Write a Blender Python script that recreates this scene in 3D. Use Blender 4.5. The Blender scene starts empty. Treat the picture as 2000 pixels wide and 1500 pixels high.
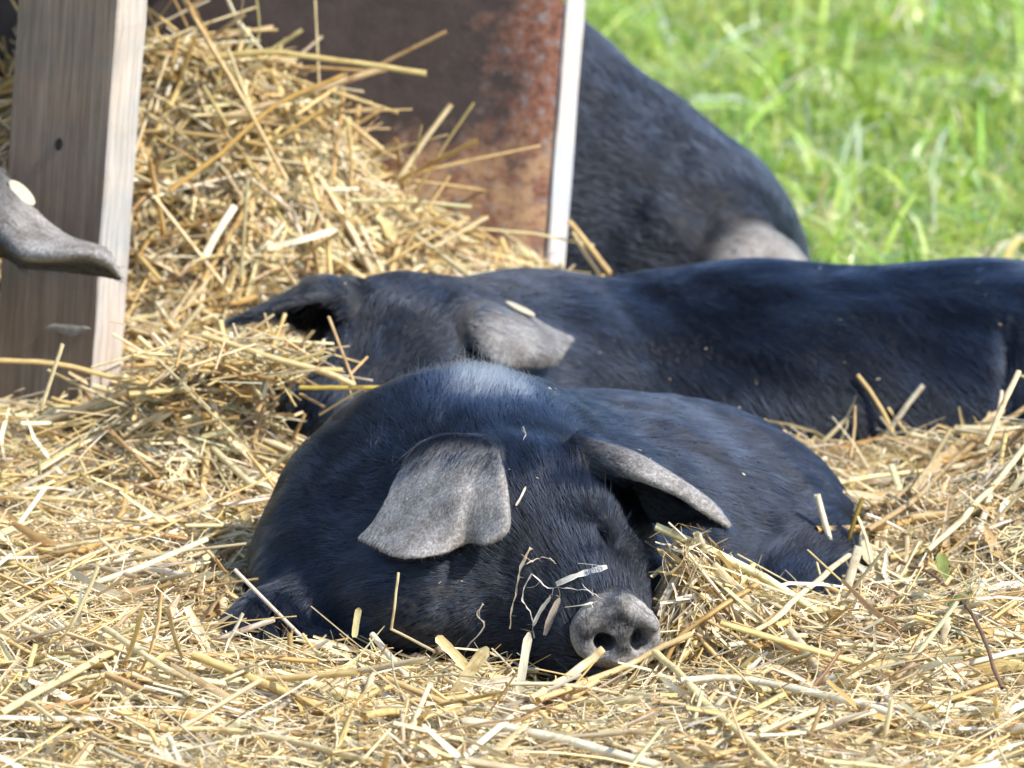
import bpy, math, random
import numpy as np
from mathutils import Vector, Matrix, kdtree

random.seed(7)
rng = np.random.default_rng(11)
scene = bpy.context.scene
COL = scene.collection

# ------------------------------------------------------------------ camera
PITCH = math.radians(12.0)
DIST = 6.0
WIDTH = 0.75                      # metres across the frame at the focus distance
TARGET = np.array([0.0, 0.0, 0.21])
FWD = np.array([0.0, math.cos(PITCH), -math.sin(PITCH)])
UPV = np.array([0.0, math.sin(PITCH), math.cos(PITCH)])
CAMPOS = TARGET - FWD * DIST
cam_data = bpy.data.cameras.new('camera')
cam = bpy.data.objects.new('camera', cam_data)
COL.objects.link(cam)
cam.location = CAMPOS
cam.rotation_euler = (math.pi / 2 - PITCH, 0, 0)
cam_data.sensor_width = 36.0
cam_data.lens = 36.0 * DIST / WIDTH
cam_data.clip_start = 0.1
cam_data.clip_end = 2000
cam_data.dof.use_dof = True
cam_data.dof.focus_distance = 6.05
cam_data.dof.aperture_fstop = 11.5
scene.camera = cam

# ------------------------------------------------------------------ light
TO_SUN = Vector((0.62, -0.33, 0.71)).normalized()
world = bpy.data.worlds.new('World')
scene.world = world
world.use_nodes = True
wn = world.node_tree.nodes
wl = world.node_tree.links
sky = wn.new('ShaderNodeTexSky')
sky.sky_type = 'NISHITA'
sky.sun_disc = False
sky.sun_elevation = math.asin(TO_SUN.z)
sky.sun_rotation = math.atan2(TO_SUN.x, TO_SUN.y)
wl.new(sky.outputs[0], wn['Background'].inputs[0])
wn['Background'].inputs[1].default_value = 0.15
sun_data = bpy.data.lights.new('sun', 'SUN')
sun_data.energy = 3.4
sun_data.angle = math.radians(0.55)
sun_data.color = (1.0, 0.955, 0.88)
sun = bpy.data.objects.new('sun', sun_data)
COL.objects.link(sun)
sun.rotation_euler = (-TO_SUN).to_track_quat('-Z', 'Y').to_euler()
sun.location = (3, -1, 4)

scene.view_settings.view_transform = 'Standard'
scene.view_settings.look = 'None'
scene.view_settings.exposure = 1.06
scene.view_settings.gamma = 1.0
scene.view_settings.use_curve_mapping = False
scene.render.engine = 'CYCLES'
scene.cycles.use_denoising = True
scene.cycles.adaptive_threshold = 0.02
scene.cycles.max_bounces = 5
scene.cycles.diffuse_bounces = 4
scene.cycles.glossy_bounces = 2
scene.cycles.transmission_bounces = 3
scene.cycles_curves.shape = 'RIBBONS'


# ------------------------------------------------------------------ helpers
def P(px, py, Y):
    """point of the place seen at photo pixel (px,py) standing at depth Y"""
    d = FWD + np.array([1.0, 0, 0]) * (px - 1000) * (WIDTH / 2000 / DIST) + UPV * (750 - py) * (WIDTH / 2000 / DIST)
    return CAMPOS + d * ((Y - CAMPOS[1]) / d[1])


def tag(o, label=None, cat=None, group=None, kind=None):
    if label: o['label'] = label
    if cat: o['category'] = cat
    if group: o['group'] = group
    if kind: o['kind'] = kind
    return o


def link(o, parent=None):
    COL.objects.link(o)
    if parent is not None:
        o.parent = parent
        o.matrix_parent_inverse = Matrix.Translation(-Vector(parent.location)) if parent.type == 'EMPTY' else Matrix()
    return o


def empty(name, loc):
    o = bpy.data.objects.new(name, None)
    o.empty_display_size = 0.05
    o.location = loc
    COL.objects.link(o)
    return o


def mesh_np(name, V, F, mats, parent=None, smooth=True, attrs=None, matidx=None):
    """V (n,3); F (m,3|4) int array"""
    V = np.asarray(V, dtype=np.float32)
    F = np.asarray(F, dtype=np.int32)
    me = bpy.data.meshes.new(name)
    n, m, k = len(V), len(F), F.shape[1]
    me.vertices.add(n)
    me.vertices.foreach_set('co', V.ravel())
    me.loops.add(m * k)
    me.loops.foreach_set('vertex_index', F.ravel())
    me.polygons.add(m)
    me.polygons.foreach_set('loop_start', np.arange(0, m * k, k, dtype=np.int32))
    me.polygons.foreach_set('use_smooth', np.full(m, smooth, dtype=bool))
    if matidx is not None:
        me.polygons.foreach_set('material_index', np.asarray(matidx, dtype=np.int32))
    me.update(calc_edges=True)
    for an, (typ, arr) in (attrs or {}).items():
        a = me.attributes.new(an, typ, 'POINT')
        key = {'FLOAT': 'value', 'FLOAT_VECTOR': 'vector', 'FLOAT_COLOR': 'color'}[typ]
        a.data.foreach_set(key, np.asarray(arr, dtype=np.float32).ravel())
    for mt in (mats if isinstance(mats, (list, tuple)) else [mats]):
        me.materials.append(mt)
    o = bpy.data.objects.new(name, me)
    return link(o, parent)


def norm(v, axis=-1):
    return v / np.maximum(np.linalg.norm(v, axis=axis, keepdims=True), 1e-9)


def vnoise(p, seed=0):
    """cheap smooth noise on (n,d) points, about -1..1"""
    r = np.random.default_rng(seed)
    out = np.zeros(len(p))
    for i in range(7):
        k = r.normal(size=p.shape[1])
        out += np.sin(p @ k * (0.7 + 0.5 * i) + r.uniform(0, 6.28))
    return out / 3.4


# ------------------------------------------------------------------ materials
class NT:
    def __init__(self, name):
        self.m = bpy.data.materials.new(name)
        self.m.use_nodes = True
        self.t = self.m.node_tree
        self.b = self.t.nodes['Principled BSDF']
        self.out = self.t.nodes['Material Output']

    def n(self, typ, **kw):
        nd = self.t.nodes.new(typ)
        for k, v in kw.items():
            if k.startswith('i_'):
                nd.inputs[k[2:].replace('_', ' ')].default_value = v
            else:
                setattr(nd, k, v)
        return nd

    def l(self, a, b):
        self.t.links.new(a, b)

    def attr(self, name):
        return self.n('ShaderNodeAttribute', attribute_name=name)

    def noise(self, scale, detail=4, rough=0.6, vec=None, dist=0.0):
        nd = self.n('ShaderNodeTexNoise')
        nd.inputs['Scale'].default_value = scale
        nd.inputs['Detail'].default_value = detail
        nd.inputs['Roughness'].default_value = rough
        nd.inputs['Distortion'].default_value = dist
        if vec is None:
            tc = self.n('ShaderNodeTexCoord')
            vec = tc.outputs['Object']
        self.l(vec, nd.inputs['Vector'])
        return nd.outputs['Fac']

    def mapped(self, scale, rot=(0, 0, 0)):
        tc = self.n('ShaderNodeTexCoord')
        mp = self.n('ShaderNodeMapping')
        mp.inputs['Scale'].default_value = scale
        mp.inputs['Rotation'].default_value = rot
        self.l(tc.outputs['Object'], mp.inputs['Vector'])
        return mp.outputs[0]

    def ramp(self, fac, stops, interp='LINEAR'):
        r = self.n('ShaderNodeValToRGB')
        cr = r.color_ramp
        cr.interpolation = interp
        while len(cr.elements) < len(stops):
            cr.elements.new(0.5)
        for e, (p, c) in zip(cr.elements, stops):
            e.position = p
            e.color = (*c, 1) if len(c) == 3 else c
        self.l(fac, r.inputs[0])
        return r.outputs[0]

    def mix(self, fac, a, b, mode='MIX'):
        m = self.n('ShaderNodeMix', data_type='RGBA', blend_type=mode)
        for s, v in ((m.inputs[0], fac), (m.inputs[6], a), (m.inputs[7], b)):
            if hasattr(v, 'is_linked'):
                self.l(v, s)
            elif isinstance(v, (int, float)):
                s.default_value = v
            else:
                s.default_value = (*v, 1) if len(v) == 3 else v
        return m.outputs[2]

    def math(self, op, a, b=0.0, clamp=False):
        m = self.n('ShaderNodeMath', operation=op, use_clamp=clamp)
        for s, v in ((m.inputs[0], a), (m.inputs[1], b)):
            if hasattr(v, 'is_linked'):
                self.l(v, s)
            else:
                s.default_value = v
        return m.outputs[0]

    def bump(self, h, strength, dist):
        b = self.n('ShaderNodeBump')
        b.inputs['Strength'].default_value = strength
        b.inputs['Distance'].default_value = dist
        self.l(h, b.inputs['Height'])
        self.l(b.outputs[0], self.b.inputs['Normal'])

    def set(self, **kw):
        for k, v in kw.items():
            s = self.b.inputs[k.replace('_', ' ')]
            if hasattr(v, 'is_linked'):
                self.l(v, s)
            else:
                s.default_value = (*v, 1) if isinstance(v, tuple) and len(v) == 3 else v


def mat_hide():
    t = NT('pig_hide')
    bare = t.attr('bare').outputs['Fac']
    dust = t.attr('dust').outputs['Fac']
    n1 = t.noise(60, 5)
    n2 = t.noise(420, 4, 0.65)
    n3 = t.noise(18, 3)
    coat = t.ramp(n1, [(0.3, (0.005, 0.006, 0.009)), (0.7, (0.009, 0.011, 0.016))])
    skin = t.ramp(n3, [(0.3, (0.19, 0.182, 0.176)), (0.7, (0.31, 0.298, 0.288))])
    speck = t.ramp(n2, [(0.36, (0.62, 0.60, 0.58)), (0.52, (0.95, 0.95, 0.95)), (0.66, (1.45, 1.42, 1.36))])
    skin = t.mix(1.0, skin, speck, 'MULTIPLY')
    skin = t.mix(1.0, skin, t.ramp(t.noise(45, 5, 0.65), [(0.35, (0.62, 0.58, 0.55)), (0.6, (1.1, 1.1, 1.1))]), 'MULTIPLY')
    base = t.mix(bare, coat, skin)
    dn = t.math('MULTIPLY', dust, t.ramp(t.noise(150, 6, 0.7), [(0.45, (0, 0, 0)), (0.7, (1, 1, 1))]))
    base = t.mix(dn, base, (0.20, 0.165, 0.125))
    t.set(Base_Color=base, Roughness=t.math('ADD', 0.5, t.math('MULTIPLY', bare, 0.2)))
    t.set(Specular_IOR_Level=0.12)
    hb = t.math('ADD', t.noise(330, 5, 0.7), t.math('MULTIPLY', n1, 0.6))
    t.bump(hb, 0.35, 0.0012)
    return t.m


def mat_fur(name, c0, c1, rough=0.38):
    t = NT(name)
    r = t.attr('tone').outputs['Fac']
    hb = t.n('ShaderNodeBsdfHairPrincipled', parametrization='COLOR')
    cc = t.mix(r, c0, c1)
    cc = t.mix(t.math('MULTIPLY', t.math('SUBTRACT', r, 1.0, True), 0.9, True), cc, (0.42, 0.50, 0.62))  # highest tones turn pale blue: sheen put into the hair colour
    t.l(cc, hb.inputs['Color'])
    hb.inputs['Roughness'].default_value = rough
    hb.inputs['Radial Roughness'].default_value = 0.45
    hb.inputs['IOR'].default_value = 1.42
    t.l(hb.outputs[0], t.out.inputs[0])
    return t.m


def mat_straw():
    t = NT('straw')
    col = t.attr('tint').outputs['Color']
    fib = t.attr('fib').outputs['Vector']
    mp = t.n('ShaderNodeMapping')
    mp.inputs['Scale'].default_value = (3.0, 60.0, 1.0)
    t.l(fib, mp.inputs['Vector'])
    n = t.noise(1.6, 4, 0.65, vec=mp.outputs[0])
    mp2 = t.n('ShaderNodeMapping')
    mp2.inputs['Scale'].default_value = (0.3, 45.0, 1.0)
    t.l(fib, mp2.inputs['Vector'])
    n2 = t.noise(1.2, 3, 0.6, vec=mp2.outputs[0])
    c = t.mix(1.0, col, t.ramp(n, [(0.3, (0.72, 0.68, 0.62)), (0.62, (1.06, 1.06, 1.06))]), 'MULTIPLY')
    c = t.mix(1.0, c, t.ramp(n2, [(0.28, (0.62, 0.5, 0.38)), (0.45, (1, 1, 1)), (1, (1.05, 1.05, 1.05))]), 'MULTIPLY')
    t.set(Base_Color=c, Roughness=0.42, Specular_IOR_Level=0.45)
    tr = t.n('ShaderNodeBsdfTranslucent')
    t.l(c, tr.inputs[0])
    mx = t.n('ShaderNodeMixShader')
    mx.inputs[0].default_value = 0.28
    t.l(t.b.outputs[0], mx.inputs[1])
    t.l(tr.outputs[0], mx.inputs[2])
    t.l(mx.outputs[0], t.out.inputs[0])
    return t.m


def mat_straw_base():
    t = NT('matted_straw')
    v1 = t.noise(260, 5, 0.7, vec=t.mapped((1, 0.35, 1), (0, 0, 0.6)))
    v2 = t.noise(260, 5, 0.7, vec=t.mapped((0.35, 1, 1), (0, 0, -0.3)))
    n = t.math('MAXIMUM', v1, v2)
    c = t.ramp(n, [(0.4, (0.24, 0.16, 0.075)), (0.58, (0.48, 0.36, 0.18)), (0.72, (0.66, 0.54, 0.32))])
    t.set(Base_Color=c, Roughness=0.8)
    t.bump(n, 1.0, 0.006)
    return t.m


def mat_grass():
    t = NT('grass_blade')
    col = t.attr('tint').outputs['Color']
    t.set(Base_Color=col, Roughness=0.33, Specular_IOR_Level=0.5)
    tr = t.n('ShaderNodeBsdfTranslucent')
    t.l(t.mix(1.0, col, (1.35, 1.25, 0.6), 'MULTIPLY'), tr.inputs[0])
    mx = t.n('ShaderNodeMixShader')
    mx.inputs[0].default_value = 0.4
    t.l(t.b.outputs[0], mx.inputs[1])
    t.l(tr.outputs[0], mx.inputs[2])
    t.l(mx.outputs[0], t.out.inputs[0])
    return t.m


def mat_ground():
    t = NT('meadow_ground')
    n = t.noise(9, 6, 0.7)
    c = t.ramp(n, [(0.3, (0.06, 0.09, 0.025)), (0.55, (0.12, 0.19, 0.05)), (0.75, (0.20, 0.22, 0.10))])
    t.set(Base_Color=c, Roughness=0.9)
    t.bump(t.noise(120, 5, 0.7), 1.0, 0.01)
    return t.m


def mat_wood(name, dark, light, streak=(90, 90, 3.5), bump=0.4):
    t = NT(name)
    n = t.noise(1.0, 7, 0.75, vec=t.mapped(streak), dist=0.5)
    n2 = t.noise(1.0, 5, 0.7, vec=t.mapped((streak[0] * 4, streak[1] * 4, streak[2] * 3)))
    n3 = t.noise(7, 4, 0.6)
    c = t.ramp(n, [(0.32, dark), (0.68, light)])
    c = t.mix(1.0, c, t.ramp(n2, [(0.35, (0.72, 0.7, 0.68)), (0.6, (1.08, 1.08, 1.08))]), 'MULTIPLY')
    c = t.mix(1.0, c, t.ramp(n3, [(0.36, (0.74, 0.82, 0.88)), (0.62, (1.16, 1.02, 0.88))]), 'MULTIPLY')
    t.set(Base_Color=c, Roughness=0.78)
    t.bump(n2, bump, 0.001)
    return t.m


def mat_rust():
    t = NT('rusty_steel')
    tc = t.n('ShaderNodeTexCoord')
    sep = t.n('ShaderNodeSeparateXYZ')
    t.l(tc.outputs['Object'], sep.inputs[0])
    x, z = sep.outputs[0], sep.outputs[2]
    big = t.noise(14, 5, 0.65)
    fine = t.noise(95, 7, 0.75)
    mid = t.noise(38, 6, 0.7)
    # old brown paint, eaten by rust from the free edge and from the wet foot of the sheet
    edge = t.math('MULTIPLY', t.math('ADD', x, 0.085), 12.0)
    foot = t.math('MULTIPLY', t.math('SUBTRACT', 0.262, z), 16.0)
    wear = t.math('MAXIMUM', edge, foot)
    wear = t.math('ADD', wear, t.math('MULTIPLY', t.math('SUBTRACT', big, 0.5), 2.2))
    wear = t.math('ADD', wear, t.math('MULTIPLY', t.math('SUBTRACT', mid, 0.5), 2.0))
    w = t.ramp(wear, [(0.25, (0, 0, 0)), (0.75, (1, 1, 1))])
    paint = t.ramp(mid, [(0.3, (0.030, 0.020, 0.018)), (0.7, (0.060, 0.042, 0.038))])
    rust = t.ramp(fine, [(0.32, (0.035, 0.020, 0.018)), (0.43, (0.10, 0.040, 0.026)), (0.51, (0.19, 0.07, 0.036)),
                         (0.57, (0.14, 0.10, 0.09)), (0.68, (0.22, 0.20, 0.205))])
    pale = t.ramp(t.noise(52, 6, 0.7, vec=t.mapped((1, 1, 1.3), (0.2, 0, 0))),
                  [(0.42, (0, 0, 0)), (0.58, (1, 1, 1))])
    band = t.ramp(t.math('MULTIPLY', t.math('SUBTRACT', 0.275, z), 9.0, True), [(0.0, (0, 0, 0)), (0.5, (1, 1, 1))])
    c = t.mix(w, paint, rust)
    c = t.mix(t.math('MULTIPLY', t.math('MULTIPLY', pale, band), t.math('MULTIPLY', w, 0.85)), c, (0.34, 0.215, 0.115))
    t.set(Base_Color=c, Roughness=t.math('ADD', 0.45, t.math('MULTIPLY', w, 0.35)))
    t.bump(t.math('ADD', fine, mid), 0.5, 0.0015)
    return t.m


def mat_plain(name, col, rough=0.6, var=0.15, scale=60):
    t = NT(name)
    n = t.noise(scale, 5, 0.6)
    lo = tuple(c * (1 - var) for c in col)
    hi = tuple(min(1, c * (1 + var)) for c in col)
    t.set(Base_Color=t.ramp(n, [(0.3, lo), (0.7, hi)]), Roughness=rough)
    t.bump(n, 0.3, 0.001)
    return t.m


M_HIDE = mat_hide()
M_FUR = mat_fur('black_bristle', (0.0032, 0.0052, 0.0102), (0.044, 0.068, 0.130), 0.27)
M_DOWN = mat_fur('pale_down', (0.10, 0.095, 0.09), (0.36, 0.34, 0.31), 0.5)
M_STRAW = mat_straw()
M_BASE = mat_straw_base()
M_GRASS = mat_grass()
M_GROUND = mat_ground()
M_TAG = mat_plain('cream_plastic', (0.40, 0.36, 0.26), 0.55, 0.12)
M_RUST = mat_rust()
M_PLANK = mat_wood('weathered_brown_wood', (0.170, 0.122, 0.090), (0.300, 0.240, 0.190), (150, 150, 5))
M_PALE = mat_wood('sunlit_side_wood', (0.40, 0.375, 0.35), (0.47, 0.44, 0.415), (60, 60, 5), 0.2)  # lighter wood for plank sides, sunlight put into the colour
M_WHITE = mat_wood('whitewashed_wood', (0.46, 0.45, 0.46), (0.60, 0.59, 0.60), (70, 70, 5), 0.2)


# ------------------------------------------------------------------ distance-field animals
def smin(a, b, k):
    h = np.maximum(k - np.abs(a - b), 0.0) / k
    return np.minimum(a, b) - h * h * k * 0.25


def catmull(ctrl, t):
    """ctrl (n,...) interpolated at t in 0..1"""
    n = len(ctrl)
    x = np.clip(t, 0, 1) * (n - 1)
    i = np.minimum(x.astype(int), n - 2)
    f = x - i
    sh = (-1,) + (1,) * (ctrl.ndim - 1)
    f = f.reshape(sh)
    p1, p2 = ctrl[i], ctrl[i + 1]
    p0 = np.where((i == 0).reshape(sh), 2 * p1 - p2, ctrl[np.maximum(i - 1, 0)])
    p3 = np.where((i == n - 2).reshape(sh), 2 * p2 - p1, ctrl[np.minimum(i + 2, n - 1)])
    return 0.5 * (2 * p1 + (p2 - p0) * f + (2 * p0 - 5 * p1 + 4 * p2 - p3) * f ** 2 + (3 * p1 - p0 - 3 * p2 + p3) * f ** 3)


class Animal:
    def __init__(self):
        self.prims = []
        self.cuts = []
        self.ears = []
        self.dust = []
        self.disp = None

    def ell(self, c, r, k=0.03, rot=None, flow=None, bare=0.0):
        R = np.eye(3) if rot is None else np.array(Matrix.Rotation(rot[2], 3, 'Z') @ Matrix.Rotation(rot[1], 3, 'Y') @ Matrix.Rotation(rot[0], 3, 'X'))
        self.prims.append(dict(t='e', c=np.array(c, float), r=np.array(r, float), R=R, k=k, flow=flow, bare=bare))

    def cone(self, a, b, ra, rb, k=0.03, flow=None, bare=0.0):
        a, b = np.array(a, float), np.array(b, float)
        if flow is None:
            flow = norm(a - b)
        self.prims.append(dict(t='c', a=a, b=b, ra=ra, rb=rb, k=k, flow=flow, bare=bare))

    def disc(self, c, r, k=0.005, rot=(0, 0, 0), flow=None, bare=0.0):
        self.ell(c, r, k, rot, flow, bare)
        self.prims[-1]['t'] = 'd'

    def cut(self, c, r, k=0.006, rot=None):
        R = np.eye(3) if rot is None else np.array(Matrix.Rotation(rot[2], 3, 'Z') @ Matrix.Rotation(rot[1], 3, 'Y') @ Matrix.Rotation(rot[0], 3, 'X'))
        self.cuts.append(dict(t='e', c=np.array(c, float), r=np.array(r, float), R=R, k=k))

    def ear(self, net, th=0.0030, k0=0.02, k1=0.002, flow=None, dark=None):
        """net (nu, nv, 3): u runs from root to tip"""
        net = np.array(net, float)
        nu, nv = 90, 70
        A = catmull(net, np.linspace(0, 1, nu))
        S = np.swapaxes(catmull(np.swapaxes(A, 0, 1), np.linspace(0, 1, nv)), 0, 1)
        S = S.reshape(-1, 3)
        u = np.repeat(np.linspace(0, 1, nu), nv)
        v = np.tile(np.linspace(0, 1, nv), nu)
        kd = kdtree.KDTree(len(S))
        for i, s in enumerate(S):
            kd.insert(s, i)
        kd.balance()
        fl = norm(net[-1].mean(0) - net[0].mean(0)) if flow is None else np.array(flow)
        edge = np.minimum(np.minimum(v, 1 - v) * 5, np.minimum(1.0, (1 - u) * 4))
        t = th * (1.0 + 0.9 * (1 - u)) * (0.74 + 0.26 * np.clip(edge, 0, 1))
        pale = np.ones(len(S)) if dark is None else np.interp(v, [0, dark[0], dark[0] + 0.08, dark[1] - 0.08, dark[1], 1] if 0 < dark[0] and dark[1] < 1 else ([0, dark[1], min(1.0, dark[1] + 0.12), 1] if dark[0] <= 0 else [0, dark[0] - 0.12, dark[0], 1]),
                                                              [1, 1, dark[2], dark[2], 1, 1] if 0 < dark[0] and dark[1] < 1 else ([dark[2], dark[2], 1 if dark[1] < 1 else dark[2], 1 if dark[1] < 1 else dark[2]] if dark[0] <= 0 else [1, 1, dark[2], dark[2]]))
        self.ears.append(dict(S=S, u=u, pale=pale, kd=kd, lo=S.min(0) - 0.03, hi=S.max(0) + 0.03, t=t, k0=k0, k1=k1, flow=fl))

    @staticmethod
    def _e(p, X):
        f = np.float32
        q = ((X - p['c'].astype(f)) @ p['R'].astype(f)) / p['r'].astype(f)
        k0 = np.sqrt(np.einsum('ij,ij->i', q, q))
        q = q / p['r'].astype(f)
        k1 = np.sqrt(np.einsum('ij,ij->i', q, q))
        return k0 * (k0 - f(1.0)) / np.maximum(k1, f(1e-6))

    @staticmethod
    def _d(p, X):
        f = np.float32
        q = (X - p['c'].astype(f)) @ p['R'].astype(f)
        a, h_, b, r = p['r']
        k = np.sqrt((q[:, 0] / f(a)) ** 2 + (q[:, 2] / f(b)) ** 2)
        dr = (k - 1) * f(min(a, b)); dy = np.abs(q[:, 1]) - f(h_)
        return np.sqrt(np.maximum(dr, 0) ** 2 + np.maximum(dy, 0) ** 2) + np.minimum(np.maximum(dr, dy), 0) - f(r)

    @staticmethod
    def _c(p, X):
        f = np.float32
        a = p['a'].astype(f); ba = (p['b'] - p['a']).astype(f)
        q = X - a
        t = np.clip(q @ ba / (ba @ ba), 0, 1)
        q = q - t[:, None] * ba
        return np.sqrt(np.einsum('ij,ij->i', q, q)) - (f(p['ra']) + f(p['rb'] - p['ra']) * t)

    def eval(self, X, attrs=False, ears=True):
        X = np.asarray(X, np.float32)
        d = None
        if attrs:
            W = np.zeros(len(X)); FL = np.zeros((len(X), 3)); B = np.zeros(len(X))
        for p in self.prims:
            dp = {'e': self._e, 'c': self._c, 'd': self._d}[p['t']](p, X)
            d = dp if d is None else smin(d, dp, p['k'])
            if attrs:
                w = np.exp(-np.clip(dp, -0.02, 0.3) / 0.010)
                W += w
                B = np.maximum(B, p['bare'] * np.clip(1.0 - (dp - 0.0005) / 0.0035, 0, 1))
                if p['flow'] is not None:
                    FL += w[:, None] * np.asarray(p['flow'], float)
        if self.disp is not None:
            d = d + self.disp(X)
        for c in self.cuts:
            d = -smin(-d, self._e(c, X), c['k'])
        for e in (self.ears if ears else ()):
            m = np.all((X > e['lo']) & (X < e['hi']), axis=1)
            idx = np.nonzero(m)[0]
            if not len(idx):
                continue
            find = e['kd'].find
            res = [find(x) for x in X[idx].tolist()]
            ii = np.array([r[1] for r in res])
            dd = np.array([r[2] for r in res]) - e['t'][ii]
            k = e['k0'] + (e['k1'] - e['k0']) * np.clip(e['u'][ii] * 3.5, 0, 1)
            if attrs:
                near = np.clip((d[idx] - dd) / 0.006 + 0.5, 0, 1)
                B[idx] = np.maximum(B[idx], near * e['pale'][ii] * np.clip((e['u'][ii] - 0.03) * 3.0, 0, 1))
                FL[idx] = FL[idx] / np.maximum(W[idx], 1e-9)[:, None] * (1 - near[:, None]) + near[:, None] * e['flow']
                W[idx] = 1.0
            d[idx] = smin(d[idx], dd, k)
        if attrs:
            D = np.zeros(len(X))
            for c, r, a in self.dust:
                D = np.maximum(D, a * np.exp(-(np.linalg.norm(X - np.array(c), axis=1) / r) ** 2))
            return d, B, norm(FL), D
        return d

    def bounds(self):
        lo, hi = [], []
        for p in self.prims:
            if p['t'] != 'c':
                r = p['r'].max(); lo.append(p['c'] - r); hi.append(p['c'] + r)
            else:
                r = max(p['ra'], p['rb'])
                lo.append(np.minimum(p['a'], p['b']) - r); hi.append(np.maximum(p['a'], p['b']) + r)
        for e in self.ears:
            lo.append(e['lo']); hi.append(e['hi'])
        return np.min(lo, 0) - 0.02, np.max(hi, 0) + 0.02

    def polygonise(self, h):
        lo, hi = self.bounds()
        H = 4 * h
        n = np.ceil((hi - lo) / H).astype(int)
        g = np.stack(np.meshgrid(*[np.arange(k) for k in n], indexing='ij'), -1).reshape(-1, 3)
        d = self.eval(lo + (g + 0.5) * H)
        g = g[np.abs(d) < 1.0 * H]
        sub = np.stack(np.meshgrid(*[np.arange(4)] * 3, indexing='ij'), -1).reshape(-1, 3)
        cells = (g[:, None] * 4 + sub[None]).reshape(-1, 3) + 1
        key = lambda a: (a[..., 0].astype(np.int64) << 42) | (a[..., 1].astype(np.int64) << 21) | a[..., 2].astype(np.int64)
        off = np.array([[i, j, k] for i in (0, 1) for j in (0, 1) for k in (0, 1)])
        ck = key(cells[:, None] + off[None])
        uk, inv = np.unique(ck.ravel(), return_inverse=True)
        uc = np.stack([uk >> 42, (uk >> 21) & 0x1FFFFF, uk & 0x1FFFFF], -1)
        dv = self.eval(lo + (uc - 1) * h)
        D = dv[inv].reshape(-1, 8)
        ins = D < 0
        act = ins.any(1) & ~ins.all(1)
        cells, D, ins = cells[act], D[act], ins[act]
        edges = [(a, b) for a in range(8) for b in range(a + 1, 8) if np.abs(off[a] - off[b]).sum() == 1]
        acc = np.zeros((len(cells), 3)); cnt = np.zeros(len(cells))
        for a, b in edges:
            m = ins[:, a] != ins[:, b]
            t = D[m, a] / (D[m, a] - D[m, b])
            acc[m] += off[a] + t[:, None] * (off[b] - off[a])
            cnt[m] += 1
        V = lo + (cells - 1 + acc / cnt[:, None]) * h
        keys = key(cells)
        order = np.argsort(keys)
        ks = keys[order]
        quads = []
        axc = [4, 2, 1]
        for ax in range(3):
            m = np.nonzero(ins[:, 0] != ins[:, axc[ax]])[0]
            b, c = [a for a in range(3) if a != ax]
            eb = np.eye(3, dtype=int)[b]; ec = np.eye(3, dtype=int)[c]
            ids = []
            ok = np.ones(len(m), bool)
            for dv_ in (0 * eb, -eb, -eb - ec, -ec):
                kk = key(cells[m] + dv_)
                pos = np.clip(np.searchsorted(ks, kk), 0, len(ks) - 1)
                ok &= ks[pos] == kk
                ids.append(order[pos])
            q = np.stack(ids, 1)
            flip = ins[m, 0] ^ (ax == 1)
            q[flip] = q[flip][:, ::-1]
            quads.append(q[ok])
        F = np.concatenate(quads)[:, ::-1]
        return V, F


def vert_normals(V, F):
    n = np.cross(V[F[:, 2]] - V[F[:, 0]], V[F[:, 3]] - V[F[:, 1]])
    N = np.zeros_like(V)
    for i in range(4):
        np.add.at(N, F[:, i], n)
    return norm(N)


def make_curves(name, pts, rad, tone, mat, parent):
    n, s = pts.shape[:2]
    hc = bpy.data.hair_curves.new(name)
    hc.add_curves([s] * n)
    hc.attributes['position'].data.foreach_set('vector', pts.astype(np.float32).ravel())
    ra = hc.attributes.get('radius') or hc.attributes.new('radius', 'FLOAT', 'POINT')
    ra.data.foreach_set('value', rad.astype(np.float32).ravel())
    ta = hc.attributes.new('tone', 'FLOAT', 'POINT')
    ta.data.foreach_set('value', np.repeat(tone, s).astype(np.float32))
    hc.materials.append(mat)
    o = bpy.data.objects.new(name, hc)
    return link(o, parent)


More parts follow.
